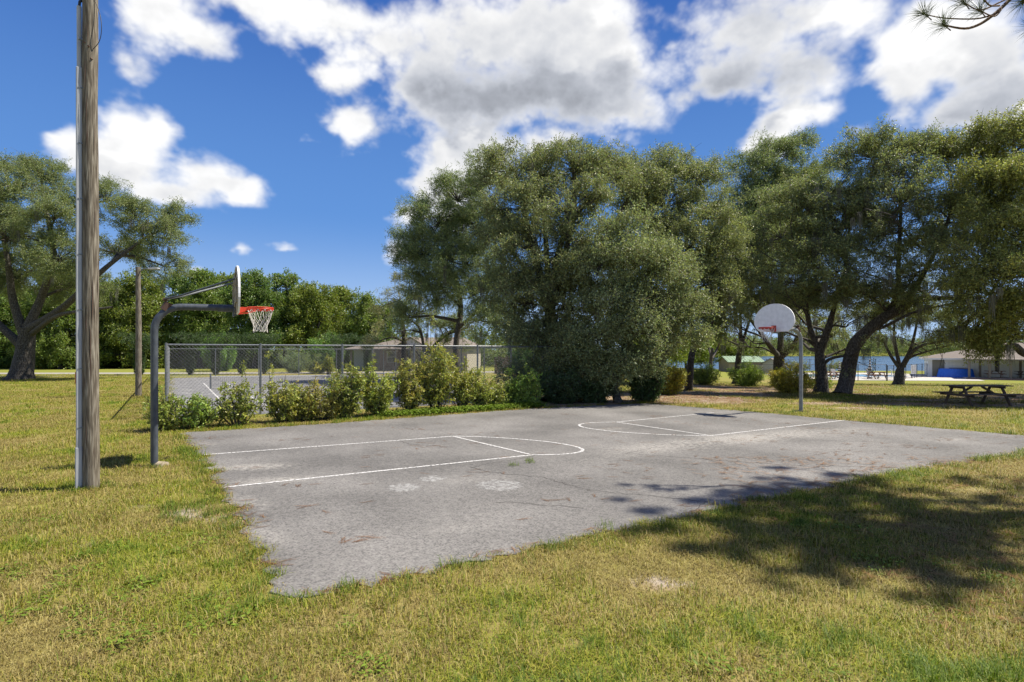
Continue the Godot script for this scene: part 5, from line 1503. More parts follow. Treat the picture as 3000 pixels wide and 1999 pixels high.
func make_far_shore() -> void:
	# the wooded bank across the lake reads as one mass
	var where := [[], [], []]
	var tint := [[], [], []]
	var f := FastNoiseLite.new()
	f.frequency = 0.012
	f.seed = 71
	for i in 9000:
		var d := 545.0 + 150.0 * pow(rng.randf(), 1.3)
		var x := d * rng.randf_range(0.22, 1.12)
		var n := f.get_noise_2d(x, d * 0.5)
		var y := ground(x, d)
		var h := (7.0 + 8.0 * rng.randf() + n * 9.0 + (d - 545.0) * 0.05)
		if h < 2.0:
			continue
		var k := rng.randi() % 3
		var t := rng.randf()
		where[k].append(Transform3D(rbasis(rng.randf_range(5.5, 9.0)), V(x, y + h * lerpf(0.25, 1.0, t), d)))
		var w := rng.randf_range(0.6, 1.2)
		tint[k].append(Color(0.95 * w, 1.0 * w, 1.0 * w))
	for k in 1:
		tag(many("far_woods", clumps.far[0], where[0] + where[1] + where[2], tint[0] + tint[1] + tint[2], self), "hazy green wooded bank across the lake", "woods")
	# low thicket under the near woods
	where = [[], [], []]
	tint = [[], [], []]
	for i in 3400:
		var d := rng.randf_range(70.0, 84.0)
		var x := rng.randf_range(-85.0, 12.0)
		var k := rng.randi() % 3
		var h := rng.randf_range(0.3, 4.5) * clampf(0.55 + 1.3 * f.get_noise_2d(x * 9.0, d * 9.0), 0.1, 1.3)
		where[k].append(Transform3D(rbasis(rng.randf_range(2.0, 3.2)), V(x, h, d)))
		tint[k].append(Color(0.9, 1.0, 0.7) * rng.randf_range(0.8, 1.2))
	for k in 1:
		tag(many("thicket", clumps.far[1], where[0] + where[1] + where[2], tint[0] + tint[1] + tint[2], self), "dark low thicket beneath the woods beyond the lawn", "thicket")

# ------------------------------------------------------------------ basketball hoops
func fan_outline() -> PackedVector2Array:
	# fan-shaped board, 1.37 wide and 0.89 high, origin at the middle of its lower edge
	var out := PackedVector2Array()
	out.append(Vector2(-0.46, 0.0))
	out.append(Vector2(0.46, 0.0))
	for i in 3:
		var t := i / 2.0
		out.append(Vector2(lerpf(0.6, 0.685, t), lerpf(0.1, 0.26, t)))
	for i in 17:
		var a := PI * i / 16.0
		out.append(Vector2(cos(a) * 0.685, 0.33 + sin(a) * 0.56))
	for i in 3:
		var t := i / 2.0
		out.append(Vector2(lerpf(-0.685, -0.6, t), lerpf(0.26, 0.1, t)))
	return out

func fan_plate(z0: float, z1: float, grow := 0.0) -> Geo:
	var g := Geo.new()
	var o := fan_outline()
	var mid := Vector2(0, 0.42)
	var m := o.size()
	for i in m:
		var a := mid + (o[i] - mid) * (1.0 + grow)
		var b := mid + (o[(i + 1) % m] - mid) * (1.0 + grow)
		g.tri(Vector3(mid.x, mid.y, z1), Vector3(a.x, a.y, z1), Vector3(b.x, b.y, z1))
		g.tri(Vector3(mid.x, mid.y, z0), Vector3(b.x, b.y, z0), Vector3(a.x, a.y, z0))
		g.quad(Vector3(a.x, a.y, z0), Vector3(b.x, b.y, z0), Vector3(b.x, b.y, z1), Vector3(a.x, a.y, z1))
	return g

# The hoop's own +z points from the post over the court.
func hoop(called: String, label: String, at: Vector3, facing: Vector3, arm_y: float, reach: float, pole_r: float, pole_m: Material, rim_m: Material, board_y: float, net_torn: bool) -> void:
	var root := thing(called, label, "basketball hoop", at, atan2(facing.x, facing.z), "basketball hoops of the court")
	var g := Geo.new()
	var bend := 0.42
	var pts := [Vector3(0, -0.15, 0), Vector3(0, 0.8, 0), Vector3(0, arm_y - bend, 0)]
	for i in range(1, 8):
		var a := PI / 2.0 * i / 8.0
		pts.append(Vector3(0, arm_y - bend + sin(a) * bend, bend - cos(a) * bend))
	pts.append(Vector3(0, arm_y, bend))
	pts.append(Vector3(0, arm_y + 0.01, reach - 0.12))
	var rr := []
	for p in pts:
		rr.append(pole_r)
	g.tube(pts, rr, 20, true)
	part("gooseneck_pole", g, pole_m, root)
	g = Geo.new()
	g.tube([Vector3(0, -0.05, 0.02), Vector3(0, 0.02, 0.02), Vector3(0, 0.05, 0.0)], [0.22, 0.17, 0.06], 16, true, 0.1)
	part("footing", g, M.tan_wall, root)
	g = Geo.new()
	g.tube([Vector3(0, arm_y, reach - 0.3), Vector3(0, arm_y, reach - 0.05)], [pole_r * 1.12, pole_r * 1.12], 16, true)
	g.box(Vector3(0, arm_y, reach - 0.045), Vector3(0.26, 0.3, 0.025), Basis(), 0.004)
	for q in [[-0.1, -0.12], [0.1, -0.12], [-0.1, 0.12], [0.1, 0.12]]:
		g.box(Vector3(q[0], arm_y + q[1], reach - 0.02), Vector3(0.025, 0.025, 0.05))
	part("mounting_plate", g, pole_m, root)
	# clamp with two stays up to the board
	g = Geo.new()
	g.tube([Vector3(0, arm_y - 0.07, bend - 0.28), Vector3(0, arm_y + 0.06, bend - 0.2)], [pole_r * 1.2, pole_r * 1.2], 14, true)
	g.box(Vector3(0, arm_y + 0.12, bend - 0.26), Vector3(0.1, 0.05, 0.07), Basis(), 0.008)
	part("clamp", g, M.rust, root)
	for s in [-1.0, 1.0]:
		g = Geo.new()
		g.tube([Vector3(s * 0.04, arm_y + 0.13, bend - 0.26), Vector3(s * 0.12, arm_y + 0.2, bend), Vector3(s * 0.36, board_y + 0.62, reach - 0.02)], [0.017, 0.017, 0.017], 8, true)
		part("stay", g, M.grey_steel if s > 0 else pole_m, root)
	# board
	var board := part("backboard", _at(fan_plate(-0.005, 0.03), Vector3(0, board_y, reach)), M.board_white, root)
	part("back_face", _at(fan_plate(-0.013, -0.006, -0.03), Vector3(0, board_y, reach)), M.board_back, board)
	for q in [-0.42, -0.14, 0.14, 0.42]:
		g = Geo.new()
		g.box(Vector3(q, board_y + 0.42, reach - 0.028), Vector3(0.035, 0.6 if absf(q) < 0.3 else 0.42, 0.028), Basis(), 0.005)
		part("rib", g, M.board_back, board)
	for q in [0.2, 0.5, 0.72]:
		g = Geo.new()
		g.box(Vector3(0, board_y + q, reach - 0.026), Vector3(0.9 if q < 0.6 else 0.6, 0.03, 0.022), Basis(), 0.005)
		part("rib", g, M.board_back, board)
	# rim
	var ry := board_y + 0.13
	var rc := Vector3(0, ry, reach + 0.03 + 0.15 + 0.228)
	g = Geo.new()
	var ring := []
	var ring2 := []
	for i in 33:
		var a := TAU * i / 32.0
		ring.append(rc + Vector3(sin(a) * 0.228, 0, cos(a) * 0.228))
		ring2.append(rc + Vector3(sin(a) * 0.228, -0.028, cos(a) * 0.228))
	var thick := []
	for i in 33:
		thick.append(0.0105)
	g.tube(ring, thick, 8, false)
	g.tube(ring2, thick, 8, false)
	# skirt plate between the two rings
	for i in 32:
		var a0 := TAU * i / 32.0
		var a1 := TAU * (i + 1) / 32.0
		var p := rc + Vector3(sin(a0) * 0.229, -0.001, cos(a0) * 0.229)
		var q := rc + Vector3(sin(a1) * 0.229, -0.001, cos(a1) * 0.229)
		g.quad(p + Vector3(0, -0.05, 0), q + Vector3(0, -0.05, 0), q, p)
	part("rim", g, rim_m, root)
	g = Geo.new()
	# bracket: side plates narrowing towards the ring, a face plate and two braces
	g.box(Vector3(0, board_y + 0.1, reach + 0.036), Vector3(0.16, 0.2, 0.012), Basis(), 0.002)
	for s in [-1.0, 1.0]:
		var x: float = s * 0.075
		var a := Vector3(x, ry, reach + 0.04)
		var b := Vector3(x, ry, reach + 0.22)
		var c := Vector3(x, ry - 0.045, reach + 0.22)
		var d := Vector3(x, board_y + 0.01, reach + 0.04)
		for e in [0.0, 0.006]:
			var o := Vector3(e, 0, 0)
			g.quad(a + o, b + o, c + o, d + o)
		g.tube([Vector3(s * 0.06, board_y + 0.0, reach + 0.035), Vector3(s * 0.12, ry - 0.1, reach + 0.2), Vector3(s * 0.22, ry - 0.045, reach + 0.36)], [0.008, 0.008, 0.008], 6, true)
	g.quad(Vector3(-0.075, ry, reach + 0.04), Vector3(0.075, ry, reach + 0.04), Vector3(0.075, ry, reach + 0.21), Vector3(-0.075, ry, reach + 0.21))
	part("rim_bracket", g, rim_m, root)
	g = Geo.new()
	for i in 12:
		var a := TAU * (i + 0.5) / 12.0
		g.box(rc + Vector3(sin(a) * 0.224, -0.046, cos(a) * 0.224), Vector3(0.022, 0.018, 0.022), Basis(Vector3.UP, a), 0.004)
	part("net_hook", g, M.white, root)
	# net: twelve loops; cords cross in diamonds as they go down
	g = Geo.new()
	var rows := [[0.0, 0.224], [0.15, 0.165], [0.22, 0.142], [0.285, 0.128], [0.345, 0.12], [0.4, 0.128]]
	for i in 12:
		for sgn in [-1.0, 1.0]:
			var c := []
			var cr := []
			var ph := float(i)
			for k in rows.size():
				if net_torn and k > 3 and i % 4 == 1:
					break
				var off: float = sgn * (0.12 if k == 0 else 0.5 * (k - 0.0))
				if k == 1:
					off = sgn * 0.5
				var a := TAU * (ph + 0.5 + off) / 12.0
				var rad: float = rows[k][1] * (1.0 + 0.05 * sin(i * 2.1 + k))
				var yy: float = -0.05 - rows[k][0] * (1.0 + 0.03 * sin(i * 3.7))
				if net_torn and i > 6:
					yy *= 0.8
					rad *= 1.05
				c.append(rc + Vector3(sin(a) * rad, yy, cos(a) * rad))
				cr.append(0.0042)
			g.tube(c, cr, 5, true)
	part("net", g, M.net, root)

func _at(g: Geo, o: Vector3) -> Geo:
	for i in g.v.size():
		g.v[i] += o
	return g

# ------------------------------------------------------------------ poles
func make_poles() -> void:
	var root := thing("utility_pole", "thick weathered wooden utility pole with grey conduit beside the near hoop", "utility pole", V(-6.14, 0, 8.16))
	var g := Geo.new()
	var pts := []
	var rr := []
	for i in 24:
		var t := i / 23.0
		pts.append(Vector3(-0.02 * t + sin(i * 0.8) * 0.004, t * 9.6 - 0.2, 0.0))
		rr.append(lerpf(0.103, 0.093, t) + sin(i * 1.7) * 0.0018)
	g.tube(pts, rr, 28, true, 0.012, 1)
	part("shaft", g, M.pole_wood, root)
	# conduit strapped to the side of the pole: a wide channel, then a tube
	var side := Basis(Vector3.UP, 0.64)
	g = Geo.new()
	g.box(side * Vector3(-0.137, 3.1, 0.0), Vector3(0.074, 6.0, 0.07), side, 0.01)
	part("conduit", g, M.conduit, root)
	g = Geo.new()
	g.box(side * Vector3(-0.141, 0.3, 0.0), Vector3(0.086, 0.64, 0.08), side, 0.01)
	part("conduit_boot", g, M.conduit, root)
	g = Geo.new()
	g.tube([side * Vector3(-0.135, 6.05, 0.0), side * Vector3(-0.137, 6.98, 0.0)], [0.03, 0.03], 12, true)
	part("riser_tube", g, M.conduit, root)
	g = Geo.new()
	g.tube([side * Vector3(-0.137, 6.98, 0.0), side * Vector3(-0.13, 7.05, 0.0), side * Vector3(-0.08, 7.12, 0.0)], [0.018, 0.018, 0.018], 8, true)
	part("weather_head", g, M.black, root)
	for y in [0.9, 1.75, 2.6, 3.4, 4.2, 5.0, 5.8, 6.5]:
		g = Geo.new()
		g.box(side * Vector3(-0.1, y, 0.036), Vector3(0.1, 0.018, 0.012), side, 0.002)
		part("strap", g, M.galv, root)
	g = Geo.new()
	g.box(side * Vector3(-0.178, 1.62, 0.0), Vector3(0.012, 0.17, 0.05), side, 0.003)
	part("marker_tag", g, plain("orange tag", Color(0.5, 0.15, 0.015), 0.6), root)
	for q in [[-0.02, 6.45], [0.03, 6.4]]:
		g = Geo.new()
		g.tube([Vector3(q[0], q[1], 0.07), Vector3(q[0] + 0.01, q[1], 0.11)], [0.012, 0.012], 8, true)
		part("bolt", g, M.rust, root)
	# splits and knots of the weathered wood
	for i in 26:
		g = Geo.new()
		var an := rng.randf_range(-0.3, 2.2)
		var o := Vector3(cos(an), 0, sin(an))
		var y := rng.randf_range(0.2, 7.0)
		var l := rng.randf_range(0.15, 0.7)
		g.tube([o * 0.0995 + Vector3(0, y, 0), o * 0.1 + Vector3(0.002, y + l * 0.5, 0), o * 0.0985 + Vector3(0, y + l, 0)], [0.0008, 0.0042, 0.0008], 5, true)
		part("split", g, M.rust, root)
	# loose wire at the top
	g = Geo.new()
	var w := curve([Vector3(0.02, 6.32, 0.05), Vector3(0.05, 6.36, 0.05), Vector3(0.16, 6.5, 0.05), Vector3(0.19, 6.72, 0.05), Vector3(0.12, 7.0, 0.03), Vector3(-0.05, 7.4, 0.08)], 8)
	var wr := []
	for p in w:
		wr.append(0.005)
	g.tube(w, wr, 5, true)
	part("loose_wire", g, M.black, root)
	g = Geo.new()
	g.tube([Vector3(0.0, 6.3, 0.06), Vector3(0.07, 6.22, 0.07)], [0.012, 0.01], 6, true)
	part("wire_clip", g, M.rust, root)
	# slimmer pole with a lamp arm, further back
	root = thing("light_pole", "slim wooden light pole with a short lamp arm on the open lawn", "light pole", V(-16.59, 0, 24.85))
	g = Geo.new()
	g.tube([Vector3(0, -0.2, 0), Vector3(0.01, 3, 0), Vector3(-0.02, 5.75, 0)], [0.13, 0.115, 0.095], 14, true)
	part("shaft", g, M.pole_wood, root)
	g = Geo.new()
	g.tube([Vector3(0.06, 5.55, 0), Vector3(0.25, 5.65, 0.05), Vector3(0.55, 5.66, 0.1)], [0.022, 0.022, 0.022], 8, true)
	part("lamp_arm", g, M.galv, root)
	g = Geo.new()
	g.box(Vector3(0.78, 5.65, 0.14), Vector3(0.5, 0.07, 0.2), Basis(Vector3.UP, -0.15), 0.025)
	part("lamp_head", g, M.conduit, root)

# ------------------------------------------------------------------ fences
func chain_link(w: float, h: float, cell: float, thick: float, y0 := 0.05) -> Geo:
	# two families of straight diagonal wires clipped to a w x h panel in the xy plane
	var g := Geo.new()
	for s in [1.0, -1.0]:
		var k := -h
		while k < w:
			var a := Vector2(k, 0.0)
			var b := Vector2(k + h, h)
			if a.x < 0.0:
				a = Vector2(0.0, -k)
			if b.x > w:
				b = Vector2(w, w - k)
			if a.distance_to(b) > 0.02:
				if s < 0:
					a.x = w - a.x
					b.x = w - b.x
				var o := Vector3(0, 0, 0.0025 * s)
				g.tube([Vector3(a.x, y0 + a.y, 0) + o, Vector3(b.x, y0 + b.y, 0) + o], [thick, thick], 3, false)
			k += cell * 1.4142
	return g

# a straight chain-link run from a to b; each post, rail and panel of wire is a part
func fence_run(called: String, label: String, a: Vector2, b: Vector2, h: float, gap: float, cell: float, wire: float, post_r: float, m: Material, wire_m: Material, category := "fence", top := true, group := "") -> Node3D:
	var y := ground(a.x, a.y)
	var dir := b - a
	var root := thing(called, label, category, V(a.x, y, a.y), atan2(dir.y, dir.x), group)
	var len_ := dir.length()
	var n := int(round(len_ / gap))
	var post := Geo.new()
	post.tube([Vector3(0, -0.12, 0), Vector3(0, h + 0.03, 0)], [post_r, post_r], 10, true)
	post.tube([Vector3(0, h + 0.03, 0), Vector3(0, h + 0.06, 0)], [post_r * 1.15, post_r * 0.5], 10, true)
	var pm := post.mesh(m)
	var rail := Geo.new()
	rail.tube([Vector3(0, h, 0), Vector3(len_ / n, h, 0)], [post_r * 0.72, post_r * 0.72], 8, false)
	var rm := rail.mesh(m)
	var net := chain_link(len_ / n, h - 0.06, cell, wire).mesh(wire_m)
	for i in n + 1:
		var t := float(i) / n
		var p := a.lerp(b, t)
		var yy := ground(p.x, p.y) - y
		piece("post", pm, Transform3D(Basis(), Vector3(t * len_, yy, 0)), root)
		if i < n:
			var q := a.lerp(b, float(i + 1) / n)
			var y2 := ground(q.x, q.y) - y
			var sh := Basis(Vector3(1, (y2 - yy) / (len_ / n), 0), Vector3(0, 1, 0), Vector3(0, 0, 1))
			if top:
				piece("top_rail", rm, Transform3D(sh, Vector3(t * len_, yy, 0)), root)
			piece("wire_mesh", net, Transform3D(sh, Vector3(t * len_, yy, post_r * 0.8)), root)
	return root

func make_tennis() -> void:
	var U := Vector2(0.87, 0.493)
	var W := Vector2(-0.52, 0.854)
	var c0 := Vector2(-10.2, 16.5)
	var outline := PackedVector2Array([c0 + U * 0.05, c0 + U * 15.2, c0 + U * 15.2 + W * 29.7, c0 + W * 29.7])
	var court := part("tennis_court", sheet(outline, 0.012, 0.05), M.tennis, self)
	tag(court, "grey asphalt tennis court with white lines behind the hedge", "", "", "structure")
	var pm := paint()
	var s0 := Vector2(-11.2, 21.7) # a point on the outer sideline
	for q in [0.0, 1.25, 7.2, 8.45]:
		var p: Vector2 = s0 + U * q
		var from := -2.6 if q < 1.0 or q > 8.0 else -2.6
		part("court_line", strip(line_pts(p + W * from, p + W * 15.5, 1.0), 0.075, 0.018), pm, court)
	for q in [-2.6, 15.5]:
		part("court_line", strip(line_pts(s0 + W * q, s0 + U * 8.45 + W * q, 1.0), 0.085, 0.0205), pm, court)
	for q in [2.2, 11.6]:
		part("court_line", strip(line_pts(s0 + W * q + U * 1.25, s0 + U * 7.2 + W * q, 1.0), 0.07, 0.0205), pm, court)
	var grp := "chain link fences round the tennis court"
	fence_run("chain_link_fence", "tall galvanised chain link fence standing right behind the hedge", c0, c0 + U * 15.3, 2.2, 2.4, 0.075, 0.0025, 0.036, M.galv, M.galv, "fence", true, grp)
	fence_run("chain_link_fence", "tall chain link fence along the drive side of the tennis court", c0 + W * 29.8, c0 + W * 29.8 + U * 15.3, 2.2, 3.0, 0.07, 0.0028, 0.032, M.galv, M.galv, "fence", true, grp)
	fence_run("chain_link_fence", "chain link fence seen edge on running away behind the near hoop", c0 + W * 0.15, c0 + W * 29.6, 2.2, 3.0, 0.07, 0.0024, 0.034, M.galv, M.galv, "fence", true, grp)
	fence_run("chain_link_fence", "chain link fence on the oak side of the tennis court", c0 + U * 15.3 + W * 0.2, c0 + U * 15.3 + W * 29.6, 2.2, 3.0, 0.07, 0.0024, 0.034, M.galv, M.galv, "fence", true, grp)
	# net
	var n0 := Vector2(-16.0, 29.7)
	var root := thing("tennis_net", "dark tennis net with pale top band stretched between two posts", "tennis net", V(n0.x, 0, n0.y), atan2(U.y, U.x))
	var len_ := 11.0
	for x in [0.0, len_]:
		var g := Geo.new()
		g.tube([Vector3(x, -0.05, 0), Vector3(x, 0.78, 0)], [0.045, 0.045], 10, true)
		g.tube([Vector3(x, 0.78, 0), Vector3(x, 0.82, 0)], [0.05, 0.02], 10, true)
		part("post", g, M.galv if x == 0.0 else M.black, root)
	var g := Geo.new()
	var gb := Geo.new()
	var k := 0
	var sag := func(x: float) -> float: return 0.7 - 0.06 * sin(PI * x / len_)
	while k < 110:
		var x := 0.06 + k * (len_ - 0.12) / 109.0
		var tp: float = sag.call(x)
		g.tube([Vector3(x, 0.04, 0), Vector3(x, tp, 0)], [0.004, 0.004], 3, false)
		k += 1
	for j in 10:
		var c := []
		var r := []
		for i in 13:
			var x := len_ * i / 12.0
			c.append(Vector3(x, lerpf(0.05, sag.call(x), j / 10.0), 0))
			r.append(0.004)
		g.tube(c, r, 3, false)
	part("net_mesh", g, M.black, root)
	for i in 24:
		var x0 := len_ * i / 24.0
		var x1 := len_ * (i + 1) / 24.0
		for s in [-1.0, 1.0]:
			var z := Vector3(0, 0, 0.012 * s)
			var a := Vector3(x0, sag.call(x0), 0) + z
			var b := Vector3(x1, sag.call(x1), 0) + z
			var dn := Vector3(0, -0.05, 0)
			if s > 0:
				gb.quad(a + dn, b + dn, b, a)
			else:
				gb.quad(a, b, b + dn, a + dn)
	part("top_band", gb, M.white, root)
	# drive beyond the court
	var road := PackedVector2Array()
	for i in 30:
		var x := -75.0 + i * 3.0
		road.append(Vector2(x, 50.0 + 0.04 * (x + 20.0) + 2.0 * smooth(-30.0, 0.0, x)))
	for i in 30:
		var x := -75.0 + (29 - i) * 3.0
		road.append(Vector2(x, 53.5 + 0.04 * (x + 20.0) + 2.0 * smooth(-30.0, 0.0, x)))
	tag(part("road", sheet(road, 0.01, 0.05), M.road, self), "pale narrow drive crossing the lawn", "", "", "structure")
	var path := PackedVector2Array()
	for i in 20:
		path.append(Vector2(-60.0 + i * 2.0, 44.4 + 0.03 * i))
	for i in 20:
		path.append(Vector2(-60.0 + (19 - i) * 2.0, 45.3 + 0.03 * i))
	tag(part("path", sheet(path, 0.009, 0.05), M.road, self), "thin sandy track across the lawn", "", "", "structure")

# ------------------------------------------------------------------ picnic tables, pool and buildings
func picnic_table(label: String, at: Vector3, turn: float, len_: float, wood: Material, group := "") -> Node3D:
	var root := thing("picnic_table", label, "picnic table", at, turn, group)
	var top := Geo.new()
	top.box(Vector3.ZERO, Vector3(len_, 0.038, 0.135), Basis(), 0.005)
	var tm := top.mesh(wood)
	for i in 5:
		piece("top_board", tm, Transform3D(Basis(), Vector3(rng.randf_range(-0.01, 0.01), 0.72 + rng.randf_range(-0.002, 0.002), (i - 2) * 0.145)), root)
	for s in [-1.0, 1.0]:
		for k in 2:
			piece("seat_board", tm, Transform3D(Basis(), Vector3(0, 0.43, s * (0.58 + k * 0.145))), root)
		# A-frames at both ends
		var x: float = s * (len_ * 0.5 - 0.35)
		for q in [-1.0, 1.0]:
			var g := Geo.new()
			var a := Vector3(x, -0.02, q * 0.6)
			var b := Vector3(x, 0.7, q * 0.22)
			var mid := (a + b) * 0.5
			var t := atan2(b.z - a.z, b.y - a.y)
			g.box(mid, Vector3(0.045, a.distance_to(b), 0.1), Basis(Vector3.RIGHT, t), 0.006)
			part("leg", g, wood, root)
		var c := Geo.new()
		c.box(Vector3(x + 0.046 * s, 0.385, 0), Vector3(0.04, 0.1, 1.5), Basis(), 0.006)
		part("seat_bearer", c, wood, root)
		c = Geo.new()
		c.box(Vector3(x + 0.046 * s, 0.66, 0), Vector3(0.04, 0.08, 0.68), Basis(), 0.006)
		part("top_bearer", c, wood, root)
		c = Geo.new()
		var p := Vector3(x - 0.05 * s, 0.4, 0)
		var e := Vector3(s * 0.18, 0.69, 0)
		c.box((p + e) * 0.5, Vector3(p.distance_to(e), 0.08, 0.04), Basis(Vector3.BACK, atan2(e.y - p.y, e.x - p.x)), 0.005)
		part("brace", c, wood, root)
	return root

func lap_siding(root: Node, a: Vector3, b: Vector3, y0: float, y1: float, out: Vector3, m: Material, step := 0.2) -> void:
	var dir := b - a
	var len_ := dir.length()
	var n := int(round((y1 - y0) / step))
	var h := (y1 - y0) / n
	var g := Geo.new()
	# one tapered board, shared
	var d := dir.normalized()
	var turn := Basis(d, Vector3.UP, out)
	g.quad(Vector3(0, 0, 0.03), Vector3(len_, 0, 0.03), Vector3(len_, h, 0.006), Vector3(0, h, 0.006))
	g.quad(Vector3(0, 0, 0), Vector3(len_, 0, 0), Vector3(len_, 0, 0.03), Vector3(0, 0, 0.03))
	g.quad(Vector3(0, h, 0.0), Vector3(0, 0, 0.0), Vector3(0, 0, 0.03), Vector3(0, h, 0.006))
	g.quad(Vector3(len_, h, 0.006), Vector3(len_, 0, 0.03), Vector3(len_, 0, 0.0), Vector3(len_, h, 0.0))
	var mesh := g.mesh(m)
	for i in n:
		piece("siding_board", mesh, Transform3D(turn, a + Vector3(0, y0 + i * h, 0)), root)

func roof_slab(a: Vector3, b: Vector3, c: Vector3, d: Vector3, thick: float) -> Geo:
	# a slab whose top is the quad a b c d (counter-clockwise seen from above)
	var g := Geo.new()
	var o := Vector3(0, -thick, 0)
	g.quad(a, b, c, d)
	g.quad(d + o, c + o, b + o, a + o)
	for q in [[a, b], [b, c], [c, d], [d, a]]:
		g.quad(q[0] + o, q[1] + o, q[1], q[0])
	return g

func make_pool_area() -> void:
	var y := -0.918
	var deck := PackedVector2Array([Vector2(30.0, 57.0), Vector2(39.0, 55.6), Vector2(46.5, 55.0), Vector2(48.0, 57.5), Vector2(58.0, 53.0), Vector2(60.0, 58.0), Vector2(49.0, 76.0), Vector2(30.0, 76.0)])
	tag(part("pool_deck", sheet(deck, y + 0.03, 0.3), M.concrete, self), "pale concrete deck round the swimming pool", "", "", "structure")
	# pool: a coping round blue water
	var root := thing("swimming_pool", "blue swimming pool with pale coping behind the black fence", "pool", V(38.5, y + 0.03, 66.5))
	var g := Geo.new()
	for q in [[0, 3.3, 14.0, 0.4], [0, -3.3, 14.0, 0.4]]:
		g.box(Vector3(q[0], 0.03, q[1]), Vector3(q[2], 0.06, q[3]), Basis(), 0.01)
	for s in [-1.0, 1.0]:
		g.box(Vector3(s * 6.8, 0.03, 0), Vector3(0.4, 0.06, 6.2), Basis(), 0.01)
	part("coping", g, M.white, root)
	g = Geo.new()
	g.box(Vector3(0, 0.01, 0), Vector3(13.2, 0.02, 6.2))
	part("water", g, plain("pool water", Color(0.02, 0.22, 0.36), 0.06), root)
	g = Geo.new()
	for s in [-0.25, 0.25]:
		g.tube(curve([Vector3(4.6 + s, 0.0, 3.4), Vector3(4.6 + s, 0.7, 3.35), Vector3(4.6 + s, 0.85, 3.0), Vector3(4.6 + s, 0.6, 2.6), Vector3(4.6 + s, -0.05, 2.55)], 5), _fill(21, 0.025), 8, true)
	part("handrail", g, M.white, root)
	# fence panels
	var grp := "black fences round the pool"
	bar_fence("black metal fence along the grass side of the pool", Vector2(24.0, 57.0), Vector2(37.2, 55.6), 1.5, 2.6, grp)
	bar_fence("black metal fence from the oak to the white pool house", Vector2(37.3, 55.6), Vector2(47.7, 64.3), 1.5, 2.0, grp)
	bar_fence("black metal fence along the lake side of the pool", Vector2(26.0, 77.0), Vector2(50.0, 77.0), 1.5, 3.0, grp)
	picnic_table("red brown picnic table on the pool deck beside the larger closed umbrella", V(38.2, y + 0.03, 58.6), 0.1, 1.9, M.red_wood)
	picnic_table("red brown picnic table on the pool deck half hidden by the leaning oak", V(33.8, y + 0.03, 58.8), 0.15, 1.9, M.red_wood)
	umbrella("closed striped umbrella beside the picnic table on the pool deck", V(38.3, y + 0.03, 59.9), 2.1)
	umbrella("closed striped umbrella next to the leaning oak trunk", V(35.7, y + 0.03, 61.0), 1.75)
	lounger("grey sun lounger on the pool deck near the red brown table", V(36.6, y + 0.03, 63.0), 0.2)
	lounger("grey sun lounger facing the lake behind the larger umbrella", V(40.2, y + 0.03, 62.6), -0.2)
	for q in [[42.95, 60.0, "white rules board on the pool fence beside the spreading oak"], [43.75, 60.8, "narrow white rules board next to the pool house"]]:
		var b := thing("notice_board", q[2], "sign", V(q[0], y + 0.03, q[1]), 0.3)
		g = Geo.new()
		g.tube([Vector3(0, 0, -0.03), Vector3(0, 1.35, -0.03)], [0.025, 0.025], 8, true)
		part("post", g, M.black, b)
		g = Geo.new()
		g.box(Vector3(0, 0.95, 0), Vector3(0.45, 0.95, 0.03), Basis(), 0.004)
		part("panel", g, M.white, b)
		for i in 7:
			g = Geo.new()
			g.box(Vector3(rng.randf_range(-0.03, 0.03), 1.32 - i * 0.12, 0.017), Vector3(rng.randf_range(0.2, 0.36), 0.03, 0.004))
			part("text_line", g, M.rust, b)
	pool_house(y)
	tarp(y)
	# sheds by the water
	shed_a()
	shed_b()

func _fill(n: int, r: float) -> Array:
	var out := []
	for i in n:
		out.append(r)
	return out

func bar_fence(label: String, a: Vector2, b: Vector2, h: float, gap: float, group: String) -> void:
	var y := ground(a.x, a.y)
	var dir := b - a
	var root := thing("pool_fence", label, "fence", V(a.x, y, a.y), atan2(dir.y, dir.x), group)
	var len_ := dir.length()
	var n := int(round(len_ / gap))
	var post := Geo.new()
	post.tube([Vector3(0, -0.2, 0), Vector3(0, h + 0.05, 0)], [0.034, 0.034], 8, true)
	var pm := post.mesh(M.black)
	var rail := Geo.new()
	rail.tube([Vector3(0, h, 0), Vector3(len_ / n, h, 0)], [0.022, 0.022], 6, false)
	var rm := rail.mesh(M.black)
	var net := chain_link(len_ / n, h - 0.1, 0.12, 0.0022).mesh(M.black)
	for i in n + 1:
		var x := len_ * i / n
		piece("post", pm, Transform3D(Basis(), Vector3(x, 0, 0)), root)
		if i < n:
			piece("top_rail", rm, Transform3D(Basis(), Vector3(x, 0, 0)), root)
			piece("wire_mesh", net, Transform3D(Basis(), Vector3(x, 0, 0.02)), root)

